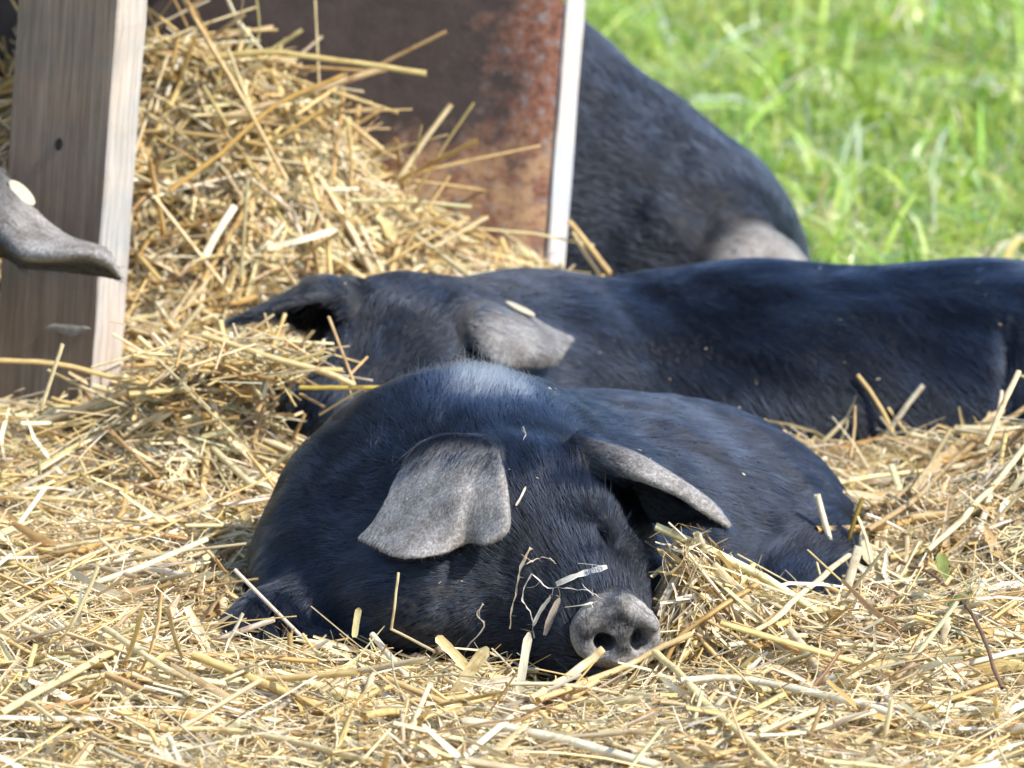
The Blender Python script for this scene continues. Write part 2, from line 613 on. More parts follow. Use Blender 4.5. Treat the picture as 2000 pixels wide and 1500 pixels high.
def grow_fur(A, parent, V, F, N, B, FL, n, length, radius, bald, zmin=-0.02, lift=0.30, ymax=None, down=0, boost=None):
    a = np.linalg.norm(np.cross(V[F[:, 2]] - V[F[:, 0]], V[F[:, 3]] - V[F[:, 1]]), axis=1)
    cen = V[F].mean(1)
    a = a * (cen[:, 2] > zmin)
    # nobody stands behind the animal: thin the coat where it faces away from everything one can walk to
    ny = N[F[:, 0]]
    view = norm(CAMPOS - cen)
    a = a * np.where((ny * view).sum(1) > -0.35, 1.0, 0.12)

    def roots(w, m):
        cdf = np.cumsum(w)
        f = np.searchsorted(cdf, rng.uniform(0, cdf[-1], m))
        f = np.minimum(f, len(F) - 1)
        u, v = rng.uniform(size=(2, m, 1))
        q = F[f]
        p = (V[q[:, 0]] * (1 - u) + V[q[:, 1]] * u) * (1 - v) + (V[q[:, 3]] * (1 - u) + V[q[:, 2]] * u) * v
        return q[:, 0], p
    Bf = B[F[:, 0]]
    i, p = roots(a * np.clip(1 - Bf * 1.3, 0, 1), n)
    nn = N[i]
    fl = FL[i]
    clump = np.stack([vnoise(p * 60, s) for s in (1, 2, 3)], 1)
    big = np.stack([vnoise(p * 22, s) for s in (4, 5, 6)], 1)
    fl = fl + clump * 0.10 + big * 0.14 + rng.normal(size=(n, 3)) * 0.12
    tan = norm(fl - (fl * nn).sum(1, keepdims=True) * nn)
    L = length * rng.uniform(0.55, 1.25, n) * (0.8 + 0.25 * vnoise(p * 30, 9))
    L = L * np.where(rng.uniform(size=n) < 0.05, 1.7, 1.0)
    li = lift * rng.uniform(0.5, 1.6, n) + rng.exponential(0.05, n)
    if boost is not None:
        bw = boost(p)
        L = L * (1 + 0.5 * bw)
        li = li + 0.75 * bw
    s = 4
    t = np.linspace(0, 1, s)[None, :, None]
    up = nn[:, None] * li[:, None, None] * L[:, None, None]
    pts = p[:, None] - nn[:, None] * 0.0006 + tan[:, None] * L[:, None, None] * t + up * (t - 0.55 * t * t)
    pts[:, :, 2] -= (0.12 * L[:, None]) * (t[:, :, 0] ** 2)
    # keep the hair above the hide where the flesh is hollow
    dt = A.eval(pts[:, -1], ears=False)
    dm = A.eval(pts[:, 2], ears=False)
    lift_t = np.clip(0.0022 - dt, 0, 0.01); lift_m = np.clip(0.0016 - dm, 0, 0.01)
    pts[:, 3] += nn * lift_t[:, None]; pts[:, 2] += nn * lift_m[:, None]; pts[:, 1] += nn * (0.5 * lift_m)[:, None]
    rad = radius * rng.uniform(0.7, 1.25, (n, 1)) * np.array([1.0, 0.95, 0.75, 0.25])[None]
    st_ = p - FL[i] * (p * FL[i]).sum(1, keepdims=True) * 0.88
    tone = np.clip(np.where(rng.uniform(size=n) < 0.05, 0.8, rng.beta(0.8, 4.5, n)) * (0.8 + 1.0 * np.clip(vnoise(st_ * 130, 21), -0.6, 1) + 0.9 * np.clip(vnoise(st_ * 50, 23), -0.6, 1)) + 0.10 * np.clip(vnoise(p * 26, 22), -1, 1), 0, 1)
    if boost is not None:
        tone = tone + 3.4 * bw ** 1.3 * rng.uniform(0.3, 1, n)  # painted sheen: raised hair on the nape also gets a paler tone
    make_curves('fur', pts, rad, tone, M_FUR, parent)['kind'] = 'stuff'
    if down:
        w = a * np.clip((Bf - 0.35) * 2, 0, 1)
        for c, r in bald:
            w = w * (np.linalg.norm(cen - np.array(c), axis=1) > r)
        i, p = roots(w, down)
        nn = N[i]
        fl = FL[i] + rng.normal(size=(down, 3)) * 0.3
        tan = norm(fl - (fl * nn).sum(1, keepdims=True) * nn)
        L = rng.uniform(0.0012, 0.0042, down)[:, None, None]
        t = np.linspace(0, 1, 3)[None, :, None]
        pts = p[:, None] + tan[:, None] * L * t + nn[:, None] * L * 0.28 * (t - 0.4 * t * t)
        rad = 0.00007 * rng.uniform(0.7, 1.5, (down, 1)) * np.array([1.0, 0.9, 0.3])[None]
        make_curves('ear_down', pts, rad, rng.beta(1.5, 2.5, down), M_DOWN, parent)['kind'] = 'stuff'


def build_animal(A, base, h, label, group, nfur, length=0.014, radius=0.00016, down=0, bald=(), boost=None, lift=0.15):
    V, F = A.polygonise(h)
    d, B, FL, D = A.eval(V, attrs=True)
    N = vert_normals(V, F)
    root = empty('pig', base)
    tag(root, label, 'pig', group)
    mesh_np('body', V, F, M_HIDE, root, attrs={'bare': ('FLOAT', B), 'dust': ('FLOAT', D)})
    grow_fur(A, root, V, F, N, B, FL, nfur, length, radius, bald, down=down, boost=boost, lift=lift)
    return root, V, F, N


def net(rows, A=None):
    """control points (px, py, Y); with an animal, (px, py, 'on', d) lies d metres off its hide"""
    out = []
    for r in rows:
        o = []
        for q in r:
            if q[2] == 'on':
                t = np.linspace(q[4] - 0.14, q[4] + 0.14, 280)
                X = np.array([P(q[0], q[1], y) for y in t])
                d = A.eval(X) - max(q[3], 0.0005)
                i = np.argmax(d < 0) if (d < 0).any() else np.argmin(d)
                o.append(X[i] + (np.array([0, 0.004, 0]) if q[3] < 0 else 0))
            else:
                o.append(P(*q))
        out.append(o)
    return out


def on(rows, Y, offs):
    return [[(a, b, 'on', o, Y) for (a, b), o in zip(r, of)] for r, of in zip(rows, offs)]


# ---- front pig: on its belly, chin in the straw, face to the camera, body running back and to the right
pig1 = Animal()
back = np.array([0.42, 0.85, -0.05])
pig1.ell((-0.045, 0.265, 0.008), (0.150, 0.150, 0.138), flow=(0.3, 0.6, -0.6))
pig1.ell((0.040, 0.370, -0.015), (0.150, 0.165, 0.130), 0.06, flow=(0.55, 0.6, -0.5))
pig1.ell((0.122, 0.470, -0.030), (0.150, 0.150, 0.124), 0.06, flow=(0.6, 0.5, -0.5))
pig1.ell((0.165, 0.410, -0.030), (0.100, 0.120, 0.085), 0.05, flow=(0.6, 0.2, -0.6))       # thigh
pig1.cone((0.235, 0.36, -0.02), (0.20, 0.22, -0.035), 0.045, 0.028, 0.03)                   # hind foot
# neck and nape
pig1.cone((-0.035, 0.27, 0.043), (0.000, 0.165, 0.055), 0.108, 0.080, 0.05, flow=(-0.25, 0.7, 0.1))
# left shoulder, elbow and folded foreleg
pig1.ell((-0.118, 0.200, -0.006), (0.078, 0.090, 0.072), 0.04, flow=(-0.5, 0.5, -0.5))
pig1.cone((-0.150, 0.165, -0.003), (-0.188, 0.106, -0.012), 0.041, 0.032, 0.018, flow=(-0.3, -0.3, -0.8))
pig1.cone((-0.188, 0.106, -0.013), (-0.120, 0.060, -0.033), 0.030, 0.024, 0.014, flow=(0.2, -0.3, -0.8))
pig1.cone((0.115, 0.22, 0.0), (0.135, 0.13, -0.02), 0.05, 0.030, 0.03)                       # right foreleg
# skull, cheeks, jowls, muzzle
pig1.ell((0.004, 0.150, 0.072), (0.074, 0.088, 0.058), 0.03, flow=(-0.25, 0.8, 0.5))
pig1.ell((-0.055, 0.125, 0.028), (0.078, 0.085, 0.052), 0.035, flow=(-0.8, 0.45, -0.3))
pig1.ell((0.070, 0.135, 0.035), (0.050, 0.075, 0.050), 0.03, flow=(0.5, 0.7, -0.2))
pig1.cone((0.022, 0.115, 0.070), (0.058, 0.054, 0.040), 0.056, 0.036, 0.035, flow=(-0.35, 0.8, 0.45))
pig1.cone((0.000, 0.105, 0.010), (0.055, 0.035, 0.006), 0.048, 0.026, 0.03, flow=(-0.7, 0.5, -0.3))
pig1.cone((0.055, 0.035, 0.006), (0.068, 0.016, 0.003), 0.024, 0.015, 0.015, flow=(-0.6, 0.4, -0.4))
# brows and eyelids
pig1.ell(P(1145, 985, 0.083), (0.022, 0.022, 0.015), 0.016, rot=(0, 0.4, 0.2), flow=(-0.2, 0.8, 0.5))
pig1.ell(P(985, 1020, 0.088), (0.024, 0.022, 0.018), 0.016, flow=(-0.2, 0.8, 0.5))
pig1.ell(P(1192, 1046, 0.062), (0.0055, 0.008, 0.012), 0.006, rot=(0, -0.2, 0.4), flow=(-0.2, 0.8, 0.5))
# snout: ringed muzzle end and the flat disc
ax = norm(np.array([0.15, -0.97, -0.08]))
sn = P(1203, 1232, 0.004)
pig1.cone(sn - ax * 0.050, sn - ax * 0.031, 0.031, 0.0290, 0.012, flow=(-0.3, 0.8, 0.5), bare=0.10)
pig1.disc(sn, (0.0295, 0.0035, 0.0225, 0.0035), 0.004, rot=(-0.08, 0.08, 0.15), flow=(0, 0, 1), bare=1.0)
pig1.cone(sn - ax * 0.022, sn - ax * 0.012, 0.0255, 0.0250, 0.010, flow=(0, 0, 1), bare=0.5)
# thick upper rim of the disc, running down beside both nostrils
top = P(1212, 1182, -0.003)
pig1.cone(top, P(1142, 1226, -0.006), 0.0062, 0.0048, 0.007, flow=(0, 0, 1), bare=0.75)
pig1.cone(top, P(1276, 1222, -0.004), 0.0062, 0.0048, 0.007, flow=(0, 0, 1), bare=0.75)
pig1.ell(P(1150, 1262, -0.002), (0.010, 0.007, 0.011), 0.008, flow=(0, 0, 1), bare=0.9)
pig1.cut(P(1178, 1250, 0.000) + np.array([0, 0.006, 0]), (0.0100, 0.022, 0.0078), 0.004, rot=(0, 0.25, 0.10))
pig1.cut(P(1249, 1247, 0.000) + np.array([-0.002, 0.004, 0]), (0.0080, 0.018, 0.0086), 0.004, rot=(0, -0.25, 0.35))
# eye slit on the right of the face, crease round the folded leg and behind the jowl
pig1.cut(P(1176, 1052, 0.058), (0.0017, 0.0065, 0.0095), 0.006, rot=(0, -0.3, 0.5))
pig1.cut(P(545, 1215, 0.075), (0.0045, 0.030, 0.030), 0.010, rot=(0, -0.35, 0.3))


def folds1(X):
    # shallow wrinkles across the muzzle and the neck, slow unevenness of the flesh
    q = (X - sn) @ ax
    m = np.exp(-((q + 0.045) / 0.022) ** 2)
    w = 0.0008 * m * np.sin(q * 620 + 2.5 * np.sin(X[:, 2] * 70) + 2 * np.sin(X[:, 0] * 55)) * (0.5 + 0.5 * np.sin(X[:, 0] * 130 + 1))
    g = np.exp(-(np.linalg.norm(X - sn, axis=1) / 0.03) ** 2)
    w = w + g * (0.0007 * vnoise(X * 210, 33) + 0.0005 * vnoise(X * 420, 34))
    return w + 0.0026 * vnoise(X * 17, 31) + 0.0009 * vnoise(X * 60, 32)


pig1.disp = folds1
# left ear: a broad flap hanging over the eye, its front edge folded under
pig1.ear(net(on([
    [(815, 895), (858, 872), (905, 868), (945, 872), (958, 876), (960, 884)],
    [(782, 932), (838, 908), (905, 902), (950, 905), (974, 916), (972, 926)],
    [(756, 985), (825, 975), (890, 975), (925, 980), (984, 985), (978, 992)],
    [(728, 1027), (808, 1040), (882, 1036), (915, 1030), (984, 1032), (976, 1036)],
    [(702, 1052), (778, 1086), (858, 1080), (912, 1058), (950, 1060), (978, 1050)],
], 0.10, [
    [-.001, -.001, -.001, -.001, .002, .001],
    [.005, .008, .009, .010, .012, .007],
    [.006, .012, .014, .012, .016, .009],
    [.006, .015, .017, .012, .019, .010],
    [.006, .016, .018, .010, .020, .012],
]), pig1), th=0.0025, k0=0.016)
# right ear: held out sideways, arched, its dark hollow turned to the camera
pig1.ear(net([
    [(1160, 925, .112), (1138, 895, .112), (1128, 858, .128), (1160, 870, .160), (1205, 945, .160)],
    [(1228, 930, .080), (1216, 912, .082), (1228, 886, .098), (1262, 925, .146), (1245, 992, .146)],
    [(1315, 962, .070), (1310, 952, .072), (1322, 938, .086), (1342, 985, .132), (1300, 1026, .128)],
    [(1380, 1004, .068), (1378, 996, .069), (1388, 984, .078), (1392, 1008, .108), (1362, 1024, .106)],
    [(1424, 1030, .072), (1424, 1028, .073), (1425, 1024, .078), (1422, 1028, .086), (1420, 1032, .088)],
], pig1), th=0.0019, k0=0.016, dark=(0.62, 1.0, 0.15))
pig1.dust = [(P(820, 1215, .05), 0.035, 0.8), (P(1010, 1120, .06), 0.035, 0.45), (P(1190, 1110, .06), 0.02, 0.35),
             (P(1090, 1180, .03), 0.02, 0.25), (sn, 0.030, 0.45), (P(700, 1230, .06), 0.04, 0.4)]
sheen_tuft = P(955, 748, 0.25)  # centre of the raised nape hair, coloured pale for the sky sheen


def sheen_tuft_w(p):
    q = (p - sheen_tuft) / np.array([0.045, 0.05, 0.03])
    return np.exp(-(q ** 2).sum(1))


# ---- middle pig: lying broadside behind, head to the left with the snout in the straw
pig2 = Animal()
pig2.ell((0.040, 0.890, -0.024), (0.160, 0.125, 0.128), flow=(0.7, 0, -0.7))
pig2.ell((0.220, 0.920, -0.012), (0.190, 0.135, 0.130), 0.06, flow=(0.7, 0, -0.7))
pig2.ell((0.410, 0.930, -0.012), (0.150, 0.140, 0.128), 0.06, flow=(0.6, 0, -0.7))
pig2.ell((0.505, 0.885, -0.035), (0.085, 0.125, 0.122), 0.016, flow=(0.3, 0, -0.9))
pig2.cone((0.49, 0.80, -0.02), (0.36, 0.72, -0.05), 0.05, 0.03, 0.03)
pig2.cone((0.00, 0.86, 0.022), (-0.085, 0.765, 0.060), 0.096, 0.075, 0.05, flow=(0.6, 0.4, -0.4))
pig2.ell((-0.095, 0.755, 0.068), (0.076, 0.085, 0.068), 0.03, flow=(0.2, 0.7, 0.5))
pig2.ell((-0.030, 0.720, 0.020), (0.070, 0.080, 0.055), 0.035, flow=(0.7, 0.4, -0.4))
pig2.cone((-0.105, 0.715, 0.068), (-0.155, 0.640, 0.044), 0.058, 0.036, 0.035, flow=(0.3, 0.8, 0.5))
pig2.cone((-0.09, 0.70, 0.02), (-0.148, 0.638, 0.026), 0.048, 0.028, 0.03, flow=(0.7, 0.5, -0.2))
sn2 = np.array([-0.163, 0.622, 0.040])
pig2.ell(sn2, (0.032, 0.010, 0.027), 0.006, rot=(0, 0, -0.55), bare=0.3)
pig2.cone((0.03, 0.78, -0.01), (-0.02, 0.66, -0.03), 0.05, 0.03, 0.03)
pig2.ear(net([
    [(700, 655, .712), (702, 612, .710), (694, 568, .722), (682, 562, .765), (640, 640, .790)],
    [(655, 590, .676), (652, 575, .676), (642, 554, .692), (625, 558, .745), (592, 640, .770)],
    [(588, 592, .670), (586, 586, .670), (584, 572, .682), (572, 576, .725), (552, 618, .740)],
    [(512, 614, .674), (513, 611, .674), (514, 602, .682), (508, 608, .708), (498, 624, .716)],
    [(445, 632, .690), (448, 630, .690), (452, 628, .692), (452, 626, .702), (448, 633, .706)],
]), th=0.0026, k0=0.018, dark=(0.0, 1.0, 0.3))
pig2.ear(net(on([
    [(898, 650), (890, 618), (896, 596), (912, 588)],
    [(932, 682), (930, 640), (942, 606), (960, 596)],
    [(985, 712), (990, 668), (1002, 628), (1018, 612)],
    [(1050, 716), (1055, 692), (1062, 660), (1070, 640)],
    [(1086, 714), (1098, 696), (1110, 678), (1120, 662)],
], 0.74, [
    [-.001, -.001, -.001, -.001], [.010, .014, .012, .006], [.016, .022, .020, .010], [.016, .024, .022, .012], [.014, .020, .020, .014],
]), pig2), th=0.0024, k0=0.018, dark=(0.0, 1.0, 0.7))
pig2.disp = lambda X: 0.0024 * vnoise(X * 13, 41) + 0.0005 * vnoise(X * 45, 42)
pig2.cut(P(1952, 655, 0.80), (0.0045, 0.030, 0.040), 0.012, rot=(0, -0.12, -0.2))
pig2.dust = [(P(800, 720, .70), 0.03, 0.15)]

# ---- rear pig: bigger, behind the rusty sheet, back sloping down to a lowered head on the right
pig3 = Animal()
pig3.ell((-0.10, 1.46, 0.085), (0.22, 0.18, 0.185), flow=(-0.6, 0.1, -0.6))
pig3.ell((-0.36, 1.50, 0.070), (0.22, 0.17, 0.170), 0.06, flow=(-0.7, 0, -0.6))
pig3.cone((-0.03, 1.42, 0.110), (0.128, 1.34, 0.030), 0.155, 0.132, 0.06, flow=(-0.7, 0.2, 0.2))
pig3.ell((0.155, 1.31, 0.010), (0.090, 0.085, 0.075), 0.04, flow=(-0.7, 0.3, 0.2))
pig3.cone((0.19, 1.28, 0.0), (0.245, 1.20, -0.045), 0.058, 0.036, 0.03, flow=(-0.7, 0.5, 0.3))
pig3.ell((0.253, 1.188, -0.05), (0.034, 0.012, 0.03), 0.01, rot=(0, 0, 0.6), bare=1.0)
pig3.ell((0.02, 1.34, 0.02), (0.11, 0.12, 0.13), 0.05, flow=(-0.3, 0, -0.8))
pig3.ear(net(on([
    [(1385, 500), (1405, 468), (1445, 448), (1490, 448)],
    [(1410, 540), (1440, 495), (1480, 462), (1520, 462)],
    [(1470, 580), (1495, 530), (1525, 490), (1548, 482)],
    [(1560, 590), (1565, 555), (1572, 522), (1576, 512)],
], 1.25, [[-.001] * 4, [.008, .012, .012, .006], [.010, .018, .018, .008], [.010, .018, .018, .010]]), pig3), th=0.0034, k0=0.018)
pig3.ear(net([
    [(1530, 490, 1.36), (1520, 470, 1.38), (1505, 460, 1.40)],
    [(1558, 530, 1.34), (1558, 515, 1.36), (1545, 500, 1.39)],
    [(1572, 590, 1.32), (1574, 570, 1.33), (1570, 555, 1.36)],
]), th=0.0034, k0=0.022)
pig3.disp = lambda X: 0.0028 * vnoise(X * 13, 51) + 0.0022 * np.sin((X[:, 0] + X[:, 2]) * 95 + 2 * np.sin(X[:, 2] * 22)) * np.exp(-((X[:, 0] - 0.17) / 0.05) ** 2)
pig3.dust = [(P(1400, 430, 1.25), 0.06, 0.15)]

# ---- pig at the left edge: only its drooping ear comes into the picture
pig4 = Animal()
pig4.ell((-0.56, 0.70, 0.205), (0.080, 0.100, 0.080), flow=(-0.6, 0.6, 0.2))
pig4.cone((-0.55, 0.66, 0.19), (-0.50, 0.53, 0.12), 0.062, 0.036, 0.035, flow=(-0.4, 0.8, 0.4))
pig4.ell((-0.495, 0.515, 0.110), (0.034, 0.012, 0.028), 0.008, rot=(-0.4, 0, 0.3), bare=1.0)
pig4.cone((-0.60, 0.75, 0.20), (-0.78, 0.88, 0.21), 0.105, 0.140, 0.05, flow=(-0.7, 0.4, -0.3))
pig4.ell((-0.95, 1.00, 0.21), (0.22, 0.22, 0.15), 0.06, flow=(-0.7, 0.4, -0.4))
pig4.ell((-1.16, 1.15, 0.20), (0.17, 0.17, 0.15), 0.06, flow=(-0.6, 0.4, -0.6))
for lx, ly in ((-0.70, 0.76), (-0.83, 0.95), (-1.16, 1.08), (-1.26, 1.22)):
    pig4.cone((lx, ly, 0.16), (lx + 0.01, ly - 0.01, 0.05), 0.055, 0.030, 0.04, flow=(0, 0, -1))
    pig4.cone((lx + 0.01, ly - 0.01, 0.05), (lx + 0.015, ly - 0.02, -0.03), 0.029, 0.026, 0.015, flow=(0, 0, -1))
pig4.ear(net([
    [(-70, 505, .655), (-75, 452, .615), (-60, 380, .640), (-40, 300, .700)],
    [(5, 500, .640), (-5, 460, .590), (-5, 395, .620), (5, 336, .680)],
    [(50, 520, .630), (42, 494, .572), (48, 445, .605), (66, 410, .655)],
    [(120, 527, .622), (100, 500, .562), (114, 474, .590), (128, 460, .630)],
    [(182, 536, .614), (168, 498, .560), (178, 486, .576), (186, 480, .605)],
    [(216, 542, .606), (212, 516, .570), (212, 500, .572), (208, 490, .590)],
    [(236, 546, .598), (235, 543, .588), (234, 538, .584), (231, 532, .588)],
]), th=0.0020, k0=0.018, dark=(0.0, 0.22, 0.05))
pig4.ear(net([
    [(-190, 330, .74), (-180, 300, .75), (-200, 280, .77)],
    [(-240, 380, .70), (-230, 350, .71), (-250, 330, .74)],
    [(-270, 460, .68), (-265, 440, .69), (-280, 430, .71)],
]), th=0.0030, k0=0.022)

PG = 'black lop-eared pigs resting round the shelter'
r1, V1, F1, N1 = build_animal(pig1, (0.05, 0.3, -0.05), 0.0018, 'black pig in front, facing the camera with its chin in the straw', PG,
                              130000, 0.0165, 0.00013, down=8000, bald=[(sn, 0.045)], boost=sheen_tuft_w)
r2, V2, F2, N2 = build_animal(pig2, (0.2, 0.9, -0.05), 0.0028, 'black pig lying broadside behind the front pig, snout buried in straw', PG,
                              110000, 0.0165, 0.00018, down=4000, bald=[(sn2, 0.045)])
r3, V3, F3, N3 = build_animal(pig3, (0.0, 1.4, -0.05), 0.0042, 'black pig farthest back, behind the white post, beside the grass', PG,
                              60000, 0.016, 0.00024, down=4000)
r4, V4, F4, N4 = build_animal(pig4, (-0.8, 0.9, -0.05), 0.0030, 'black pig at the left edge, only its tagged grey ear showing', PG,
                              20000, 0.014, 0.00022, down=3000)
PIGS = [pig1, pig2, pig3, pig4]


def disc(name, c, nrm, along, a, b, th, parent, mat):
    nrm = norm(np.array(nrm, float)); along = np.array(along, float)
    along = norm(along - nrm * (along @ nrm)); side = np.cross(nrm, along)
    n = 40
    an = np.linspace(0, 2 * math.pi, n, endpoint=False)
    prof = [(0.12, th * 0.75), (0.13, th), (0.9, th), (1.0, th * 0.7), (1.0, 0.2 * th), (0.92, 0.0)]
    V = []
    for r, z in prof:
        V += [c + along * a * r * math.cos(t) + side * b * r * math.sin(t) + nrm * z for t in an]
    V += [c + nrm * th * 0.6]
    F = [[i * n + j, i * n + (j + 1) % n, (i + 1) * n + (j + 1) % n, (i + 1) * n + j] for i in range(len(prof) - 1) for j in range(n)]
    F += [[len(V) - 1, (j + 1) % n, j, j] for j in range(n)]
    me = bpy.data.meshes.new(name)
    me.from_pydata([tuple(v) for v in V], [], [f if f[2] != f[3] else f[:3] for f in F])
    me.materials.append(mat)
    o = bpy.data.objects.new(name, me)
    return link(o, parent)


def on_surface(A, p, view=-FWD, reach=0.06):
    """push a point along the view line until it sits on the animal"""
    t = np.linspace(reach, -reach, 400)
    X = p + t[:, None] * view
    d = A.eval(X)
    i = np.argmax(d < 0.0006) if (d < 0.0006).any() else np.argmin(d)
    q = X[i]
    e = 0.0015
    g = np.array([A.eval((q + e * v)[None])[0] - A.eval((q - e * v)[None])[0] for v in np.eye(3)])
    return q, norm(g)


q, g = on_surface(pig4, P(36, 378, .63))
et = disc('ear_tag', q + g * 0.0008, norm(g + np.array([0.15, -0.55, 0.2])), P(60, 402, .63) - P(12, 350, .63), 0.0138, 0.0085, 0.0022, r4, M_TAG)
et['label'] = 'round cream ear tag'
q, g = on_surface(pig2, P(1014, 606, .70))
et = disc('ear_tag', q + g * 0.001, norm(np.array([0.42, 0.02, 0.90])), P(1045, 622, .70) - P(985, 590, .70), 0.0135, 0.010, 0.0022, r2, M_TAG)
et['label'] = 'cream ear tag seen edge on'

# ------------------------------------------------------------------ setting: ground, shelter
def sheet(name, x0, x1, y0, y1, nx, ny, zf, mat, kind='structure'):
    xs, ys = np.linspace(x0, x1, nx), np.linspace(y0, y1, ny)
    X, Y = np.meshgrid(xs, ys, indexing='ij')
    p = np.stack([X.ravel(), Y.ravel()], 1)
    V = np.column_stack([p, zf(p)])
    i, j = np.meshgrid(np.arange(nx - 1), np.arange(ny - 1), indexing='ij')
    a = (i * ny + j).ravel()
    F = np.stack([a, a + ny, a + ny + 1, a + 1], 1)
    o = mesh_np(name, V, F, mat)
    o['kind'] = kind
    return o


# far meadow to the horizon with a finer patch where it is seen
def zg(p):
    r = np.linalg.norm(p - np.array([0, 1.0]), axis=1)
    return -0.055 + 0.012 * vnoise(p * 6, 61) * np.exp(-(r / 6) ** 2)


def make_ground():
    rr = np.concatenate([np.linspace(0.05, 8, 60), np.geomspace(9, 600, 24)])
    th = np.linspace(0, 2 * math.pi, 96, endpoint=False)
    p = np.array([[r * math.cos(t), 1.0 + r * math.sin(t)] for r in rr for t in th])
    V = np.column_stack([p, zg(p)])
    n = len(th)
    F = [[i * n + j, i * n + (j + 1) % n, (i + 1) * n + (j + 1) % n, (i + 1) * n + j] for i in range(len(rr) - 1) for j in range(n)]
    c = len(V)
    V = np.vstack([V, [[0, 1.0, -0.055]]])
    F += [[c, (j + 1) % n, j, j] for j in range(n)]
    me = bpy.data.meshes.new('meadow_ground')
    me.from_pydata(V.tolist(), [], [f if f[2] != f[3] else [f[0], f[2], f[1]] for f in F])
    me.polygons.foreach_set('use_smooth', np.ones(len(me.polygons), bool))
    me.materials.append(M_GROUND)
    o = link(bpy.data.objects.new('meadow_ground', me))
    o['kind'] = 'structure'


make_ground()


def board(name, size, mat, parent, mats_right=None, bevel=0.0015, taper=0.0, uneven=0.0008, seed=0):
    """box centred on x,y with its foot at z=0, sides a little uneven; optional second material on its +x side"""
    w, t, hgt = size
    n = 26
    r = np.random.default_rng(seed)
    zs = np.linspace(0, hgt, n)
    V, F, MI = [], [], []
    b = bevel
    ring = [(-w / 2 + b, -t / 2), (w / 2 - b, -t / 2), (w / 2, -t / 2 + b), (w / 2, t / 2 - b), (w / 2 - b, t / 2), (-w / 2 + b, t / 2), (-w / 2, t / 2 - b), (-w / 2, -t / 2 + b)]
    wob = np.cumsum(r.normal(size=(n, 2)), 0) * uneven * 0.4
    for k, z in enumerate(zs):
        for j, (x, y) in enumerate(ring):
            e = r.normal(size=2) * uneven * 0.5
            V.append((x + wob[k, 0] * (1 if x > 0 else -0.6) + e[0], y + wob[k, 1] * 0.3 + e[1] * 0.3, z))
    m = len(ring)
    for k in range(n - 1):
        for j in range(m):
            F.append([k * m + j, k * m + (j + 1) % m, (k + 1) * m + (j + 1) % m, (k + 1) * m + j])
            MI.append(1 if (mats_right is not None and j in (1, 2)) else 0)
    F.append(list(range(m))[::-1]); MI.append(0)
    F.append([(n - 1) * m + j for j in range(m)]); MI.append(0)
    me = bpy.data.meshes.new(name)
    me.from_pydata(V, [], F)
    me.materials.append(mat)
    if mats_right is not None:
        me.materials.append(mats_right)
    me.polygons.foreach_set('material_index', MI)
    o = bpy.data.objects.new(name, me)
    return link(o, parent)


LEAN = math.radians(4.4)
shelter = empty('pig_shelter', (-0.2, 1.1, -0.05))
tag(shelter, 'low pig shelter with brown plank, rusty steel sheet and white post', 'shelter')

# front plank: weathered broad face, narrow side coloured paler for the sunlight on it
foot = P(118, 770, 0.75)
# visible broad face about 200 photo pixels, narrow side about 52
YAW = math.radians(28)
pw, pt = 0.084 / math.cos(YAW), 0.0222 / math.sin(YAW)
plank = board('plank', (pw, pt, 0.78), M_PLANK, shelter, M_PALE, seed=3)
plank.rotation_euler = (0, LEAN, -YAW)
plank.matrix_parent_inverse = Matrix.Translation(-Vector(shelter.location))
Rp = np.array((Matrix.Rotation(LEAN, 3, 'Y') @ Matrix.Rotation(-YAW, 3, 'Z')))
plank.rotation_mode = 'QUATERNION'
plank.rotation_quaternion = (Matrix.Rotation(LEAN, 3, 'Y') @ Matrix.Rotation(-YAW, 3, 'Z')).to_quaternion()
# the front right corner of the plank passes photo pixel (180,760) and (242,0)
corner = np.array([pw / 2, -pt / 2, 0.11])
plank.location = Vector(P(181, 745, 0.72) - Rp @ corner)
plank['label'] = 'weathered brown plank with pale sunlit side'
PLANK_LOC = np.array(plank.location)
# knot and small splits in the broad face
def plank_pt(px, py):
    o = CAMPOS; d = norm(P(px, py, 0.7) - CAMPOS)
    nrm = Rp @ np.array([0, -1.0, 0]); c = PLANK_LOC + Rp @ np.array([0, -pt / 2, 0])
    return o + d * (((c - o) @ nrm) / (d @ nrm)), nrm


M_KNOT = mat_plain('dark_knot', (0.025, 0.018, 0.014), 0.8)
q, g = plank_pt(116, 281)
k_ = disc('knot', q - g * 0.0005, g, (0.3, 0, 1), 0.0055, 0.0035, 0.0016, plank, M_KNOT)
k_.matrix_parent_inverse = plank.matrix_basis.inverted()
# smear of dried mud low on the plank
M_MUD = mat_plain('dried_mud', (0.27, 0.245, 0.21), 0.9, 0.3, 200)
q, g = plank_pt(133, 643)
al = Rp @ np.array([1.0, 0, 0.14])
t_ = np.cross(g, norm(al))
Vm, Fm = [], []
for i, s in enumerate(np.linspace(-1, 1, 19)):
    hw = 0.0042 * (1 - abs(s) ** 2.5) * (1 + 0.15 * math.sin(i * 0.8)) + 0.0002
    c = q + norm(al) * 0.022 * s + t_ * 0.0010 * math.sin(i * 0.45)
    for f, z in ((-1, 0.0002), (-0.5, 0.0009), (0.5, 0.0010), (1, 0.0002)):
        Vm.append(c + t_ * hw * f + g * z)
for i in range(18):
    for j in range(3):
        Fm.append([i * 4 + j, i * 4 + j + 1, i * 4 + j + 5, i * 4 + j + 4])
mud = mesh_np('mud_smear', np.array(Vm), np.array(Fm), M_MUD)
mud.parent = plank
mud.matrix_parent_inverse = plank.matrix_basis.inverted()

